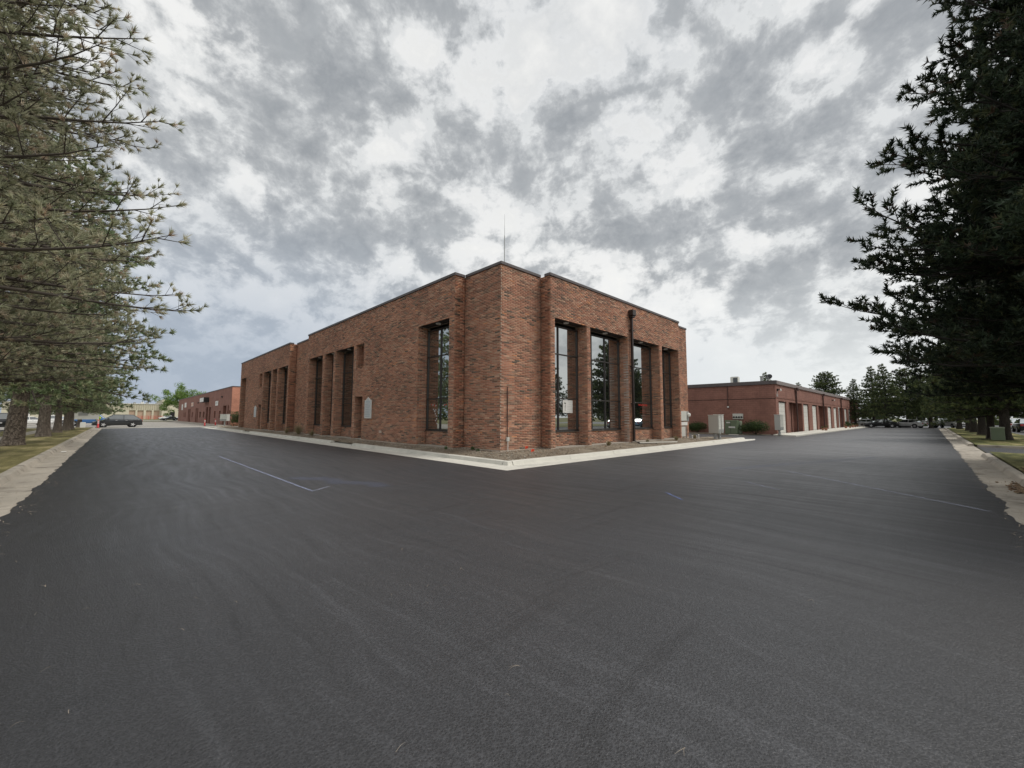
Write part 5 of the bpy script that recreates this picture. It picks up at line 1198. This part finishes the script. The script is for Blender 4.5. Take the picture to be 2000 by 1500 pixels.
mE=pine_meshes('pointed',31,10.8,2.1,lambda t:3.7*(1-t)**.95,.22,.40,7,lambda t:.05+.5*t,1.2,.23,12,.19,.034,(.2,1.3),PALR,DBARK,droop=.1,fill=.0,upturn=.45,gapb=.36,shoot=.25,brush=1,limb=LIMBD)
GLt='pines in the row along the left kerb'; GRt='pines in the row along the right kerb'
plant_pine(mA,(-3.7,12.2,.10),R(140),1.0,'nearest left pine, open grey-green crown reaching in from the top left corner',GLt)
plant_pine(mA,(-3.9,21.8,.10),R(150),.92,'second left pine, just outside the frame, its crown joining the nearest one',GLt)
for i,(y,s,rz,lb) in enumerate(((31.5,1.25,40,'pine with the leaning flaky trunk, first trunk visible from the left edge'),(43.4,1.22,200,'pine with the stout straight trunk, second from the left edge'),(52.6,.92,310,'third visible pine of the left row, broad trunk before a white car'),(60.2,.9,100,'fourth visible pine of the left row, slimmer trunk'),(65.5,.95,250,'fifth visible pine of the left row, darker trunk beside the board sign'),(79.5,.9,20,'last pine at the far end of the left row, its foliage hanging over the SUV'))):
    pt_=plant_pine(mC,(-3.65,y,.10),R(rz),s,lb,GLt)
    if i==0: pt_.rotation_euler=(R(3.6),R(3.6),0)
plant_pine(mB,(13.6,-3.25,.12),R(130),1.0,'nearest right pine, huge near-black crown filling the right edge of the view',GRt)
plant_pine(mB,(22.5,-3.4,.12),R(190),.95,'dark pine behind the nearest right one, its trunk outside the frame',GRt)
for i,(x,y,s,rz,lb) in enumerate(((43.5,-3.45,1.0,0,'pine with the thick trunk beside the green utility box on the right lawn'),(45.6,-2.95,.8,130,'pine with the slimmer trunk just left of the green utility box'),(55.6,-3.05,.95,60,'pine of the right row with a flared trunk, third from the right edge'),(65.8,-3.1,.95,210,'pine with twin-looking trunk, fourth from the right edge'),(74,-3.0,.9,300,'dark pine of the right row before the black SUV'),(84,-2.6,.9,30,'yellow-green conifer of the right row near the street end'))):
    plant_pine(mD,(x,y,.10),R(rz),s,lb,GRt)
GB='pines closing the end of the right street'
for i,(x,y,s,rz,lb) in enumerate(((93.6,5.4,1.0,0,'upright pine in the middle of the street end with sky showing through'),(103,14.6,1.02,100,'broad tall pine behind the far end of the red units'),(95.5,9.6,.8,200,'shorter pine left of the middle one at the street end'),(95.0,.2,.85,50,'bushy green pine with its trunk at the end of the right kerb'),(99,-3,1.0,150,'dark pine right of the street end'),(103,3,1.0,250,'pine behind the parked cars at the street end'),(108,8,1.1,20,'tall dark pine far behind the parked cars'))):
    plant_pine(mE if i in(0,2,4,6) else mD,(x,y,-.01),R(rz),s,lb,GB)
for i,(x,y,s,lb) in enumerate(((91,22.2,.92,'pine top showing above the near roof corner of the red units'),(107,20,.82,'small pine top showing above the middle of the red unit roof'),(52,-21,1.05,'pine beyond the right car park opposite the first tall window'),(62,-22,1.1,'pine beyond the right car park, second of its line'),(72,-21.5,1.0,'pine beyond the right car park, third of its line'),(84,-22,1.05,'pine beyond the right car park, fourth of its line'),(38,-22,1.1,'pine beyond the right car park, nearest of its line'))):
    plant_pine(mE,(x,y,-.01),R(37*i),s*1.05,lb,'pines beyond the buildings and car park')
for i,(x,y,s,lb) in enumerate(((-26,90,1.0,'pine across the side street, nearest of the far left line'),(-30,112,1.1,'pine across the side street, second of the far left line'),(-24,135,1.0,'pine across the side street, third of the far left line'),(-34,75,1.1,'pine across the side street at the left edge'),(-14,165,.9,'pine across the side street, farthest of the line'))):
    plant_pine(mC,(x,y,-.01),R(61*i),s,lb,'pines across the side street')
# ------------------------------------------------------------------ shrubs and the leafy tree
def leaf_cloud(name,pts,nrm,size,pal,seed,mat=LEAF):
    r=np.random.default_rng(seed); n=len(pts); s=size*r.uniform(.6,1.3,n)
    a=nrm+r.normal(0,.7,(n,3)); a/=np.linalg.norm(a,axis=1,keepdims=True); u=np.cross(a,r.normal(0,1,(n,3))); u/=np.linalg.norm(u,axis=1,keepdims=True)+1e-9; v=np.cross(a,u)
    s=s[:,None]; V=np.stack([pts-u*s,pts+v*s*.55,pts+u*s,pts-v*s*.55],1).reshape(-1,3); T=np.arange(4*n).reshape(-1,4)
    pc_=np.array([p[:3] for p in pal]); pw_=np.array([p[3] for p in pal],float); pw_/=pw_.sum()
    low=np.array([mnoise.noise(Vector(tuple(q*1.3))) for q in pts])
    c=pc_[r.choice(len(pc_),n,p=pw_)]*(1+.5*low)[:,None]*r.uniform(.8,1.2,(n,1)); c=np.repeat(np.concatenate([c,np.ones((n,1))],1),4,0)
    return tri_mesh(name,V,T,mat,c)
GSH=[(.055,.085,.025,40),(.035,.06,.02,35),(.10,.13,.04,15),(.14,.15,.06,4)]
def shrub(name,loc,size,n,seed,label,group=None,pal=GSH,ls=.045,lobes=9,box=False):
    r=np.random.default_rng(seed); P=[];Nn=[]; sx,sy,sz=size
    cs=[(0,0,0,1.)]+[(r.uniform(-.5,.5),r.uniform(-.5,.5),r.uniform(-.35,.35),r.uniform(.45,.65)) for _ in range(lobes)]
    for i in range(n):
        c=cs[r.integers(len(cs))]; d=r.normal(0,1,3); d/=np.linalg.norm(d)
        if box: d=np.sign(d)*np.abs(d)**.55; d/=max(abs(d))
        q=np.array(c[:3])+d*c[3]*(r.uniform(.80,1.0) if c[3]>.99 else r.uniform(.6,1.05))
        P.append(((q[0])*sx/2,(q[1])*sy/2,max(.02,(q[2]*.5+.5)*sz))); Nn.append(d)
    e=empty(name,loc); tag(e,label,'shrub',group)
    o=link('foliage',leaf_cloud('foliage',np.array(P),np.array(Nn),ls,pal,seed),e); o['kind']='stuff'
    mb=MB()
    for k in range(5): a=k*1.3; mb.tube((.05*math.cos(a),.05*math.sin(a),0),(sx*.25*math.cos(a),sy*.25*math.sin(a),sz*.6),.03,.012,5)
    mb.obj('stem',DBARK,e); return e
gS='clipped shrubs along the red end wall'
shrub('shrub',(43.2,17.0,.03),(1.8,2.0,1.25),5000,1,'clipped green shrub just right of the brick block against the red end wall',gS)
shrub('shrub',(42.9,15.0,.03),(1.4,1.5,1.15),4000,2,'shrub half hidden behind the grey cluster mailbox',gS)
shrub('shrub',(42.7,11.55,.03),(2.1,2.6,1.45),8000,3,'widest rounded shrub right of the green transformer',gS)
shrub('shrub',(43.3,13.2,.03),(1.2,1.6,1.3),3500,4,'shrub rising behind the green transformer under the meters',gS)
shrub('hedge',(15.0,77.2,.03),(4.4,2.0,2.35),12000,5,'dark clipped hedge between the brick block and the red shop row',None,ls=.07,box=True)
shrub('hedge',(89.8,10.6,.0),(3.6,2.0,1.2),3500,6,'low dark hedge at the far end of the red units',None,ls=.08)
# weeds in the bed
def tuft_plant(x,y,h,n,seed,label,col):
    r=random.Random(seed); q=MB()
    for k in range(n):
        a=r.uniform(0,6.28); el=r.uniform(.5,1.45); L=h*r.uniform(.5,1.1); b=Vector((r.uniform(-.06,.06),r.uniform(-.06,.06),0)); t_=b+Vector((math.cos(a)*math.cos(el),math.sin(a)*math.cos(el),math.sin(el)))*L; n_=Vector((-math.sin(a),math.cos(a),0))*.012
        m_=(b+t_)/2+Vector((0,0,.03)); q.add([b-n_*.5,b+n_*.5,m_+n_,m_-n_],[(0,1,2,3)]); q.add([m_-n_,m_+n_,t_],[(0,1,2)])
    o=q.obj('weed',pmat('weed_'+('green' if col else 'dry'),(.07,.12,.035) if col else (.30,.26,.15),.7)); o.location=(x,y,.24); tag(o,label,'weed','weeds in the planting bed')
tuft_plant(10.55,13.2,.16,60,1,'dark green weed against the brick just left of the corner',1); tuft_plant(10.35,12.6,.12,40,2,'smaller green weed nearer the building corner',1); tuft_plant(10.0,14.3,.13,40,3,'low green weed under the left window pier',1)
tuft_plant(10.0,33.8,.9,160,4,'tall dry grassy weed in the bed before the recess between the wings',0); tuft_plant(9.9,30.5,.5,90,5,'dry weed clump in the bed before the paired windows',0); tuft_plant(9.9,36.5,.6,80,8,'dry weed clump farthest along the bed',0)
tuft_plant(17.2,11.0,.28,70,6,'dry weed clump at the foot of the pier by the second tall window',0); tuft_plant(24.3,10.8,.3,90,7,'dry grassy clump near the fourth window',0); tuft_plant(20.9,10.9,.2,60,9,'greenish dry tuft beside the runoff strip',0)
tuft_plant(27.2,10.9,.35,90,10,'dry grassy clump beneath the meter boxes',0)
# leaf litter clumps on the right gutter
pebbles('leaf_litter',420,lambda r:np.array([13.9+abs(r.normal(0,.9)),-1.36+r.normal(0,.09),.02]),PEB,.02,.05,9,[(.12,.08,.05),(.20,.13,.08),(.3,.22,.13)])
tag(bpy.data.objects['leaf_litter'],'brown leaf litter caught against the right-hand kerb','leaf litter')
tag(MB().box(-1.69,-1.69+.16,26.37,26.37+.34,.012,.03,bev=.004).obj('paper_scrap',WHITE),'white scrap of paper lying in the left-hand gutter','litter')
pebbles('dirt_clods',260,lambda r:np.array([18.6,-2.1,.17])+r.normal(0,1,3)*np.array([.28,.16,.015]),PEB,.03,.07,19,[(.10,.065,.045),(.14,.09,.06)])
tag(bpy.data.objects['dirt_clods'],'dark heap of soil clods on the right-hand lawn by the kerb','soil heap')
# far-off wood that closes the horizon
def treeline():
    r=np.random.default_rng(77); P=[];N=[]
    runs=[((155,-95),(155,75)),((155,75),(60,110)),((-100,40),(-75,330)),((-75,330),(120,330))]
    for a,b in runs:
        L=math.dist(a,b); k=int(L/5.5)
        for i in range(k):
            f=(i+r.uniform(-.3,.3))/k; c=np.array([a[0]+(b[0]-a[0])*f,a[1]+(b[1]-a[1])*f,0])+r.normal(0,1.5,3)*np.array([1,1,0]); h=r.uniform(4.5,8.5); w_=r.uniform(2.5,4.5)
            for j in range(150):
                d=r.normal(0,1,3); d/=np.linalg.norm(d); P.append(c+np.array([d[0]*w_,d[1]*w_,h*.5+d[2]*h*.5])*1.0); N.append(d)
    o=link('treeline',leaf_cloud('treeline',np.array(P),np.array(N),.75,[(.07,.10,.04,40),(.05,.075,.032,35),(.11,.135,.05,20)],5)); tag(o,'far-off wood seen as one dark band under the nearer crowns','wood',kind='stuff')
treeline()
# leafy tree
def leafy():
    e=empty('leafy_tree',(15.9,178,0)); tag(e,'bright green leafy tree rising behind the far end of the red shop row','tree'); r=np.random.default_rng(12); mb=MB(); mb.tube((0,0,-.1),(.2,0,3.2),.32,.24,10); tips=[]
    for k in range(8):
        a=k*.8+r.uniform(-.2,.2); el=r.uniform(.5,1.2); L=r.uniform(3.5,5.5); p=Vector((.2,0,2.8+.12*k)); q=p+Vector((math.cos(a)*math.cos(el),math.sin(a)*math.cos(el),math.sin(el)))*L; mb.tube(p,q,.14,.05,6); tips.append(q)
    mb.obj('trunk',PBARK,e); P=[];N=[]
    for q in tips+[Vector((0,0,10)),Vector((1,1,8)),Vector((-2,0,8.5))]:
        for s in range(9):
            c=np.array(q)*np.array([1.15,1,1])+r.normal(0,1.7,3)*np.array([1.2,1,.8]); rad=r.uniform(.9,1.6)
            for i in range(130):
                d=r.normal(0,1,3); d/=np.linalg.norm(d); P.append(c+d*rad*r.uniform(.5,1)*np.array([1,1,.75])); N.append(d)
    o=link('crown',leaf_cloud('crown',np.array(P),np.array(N),.20,[(.16,.26,.06,40),(.11,.20,.045,30),(.25,.34,.10,20),(.34,.42,.17,8)],3),e); o['kind']='stuff'
leafy()
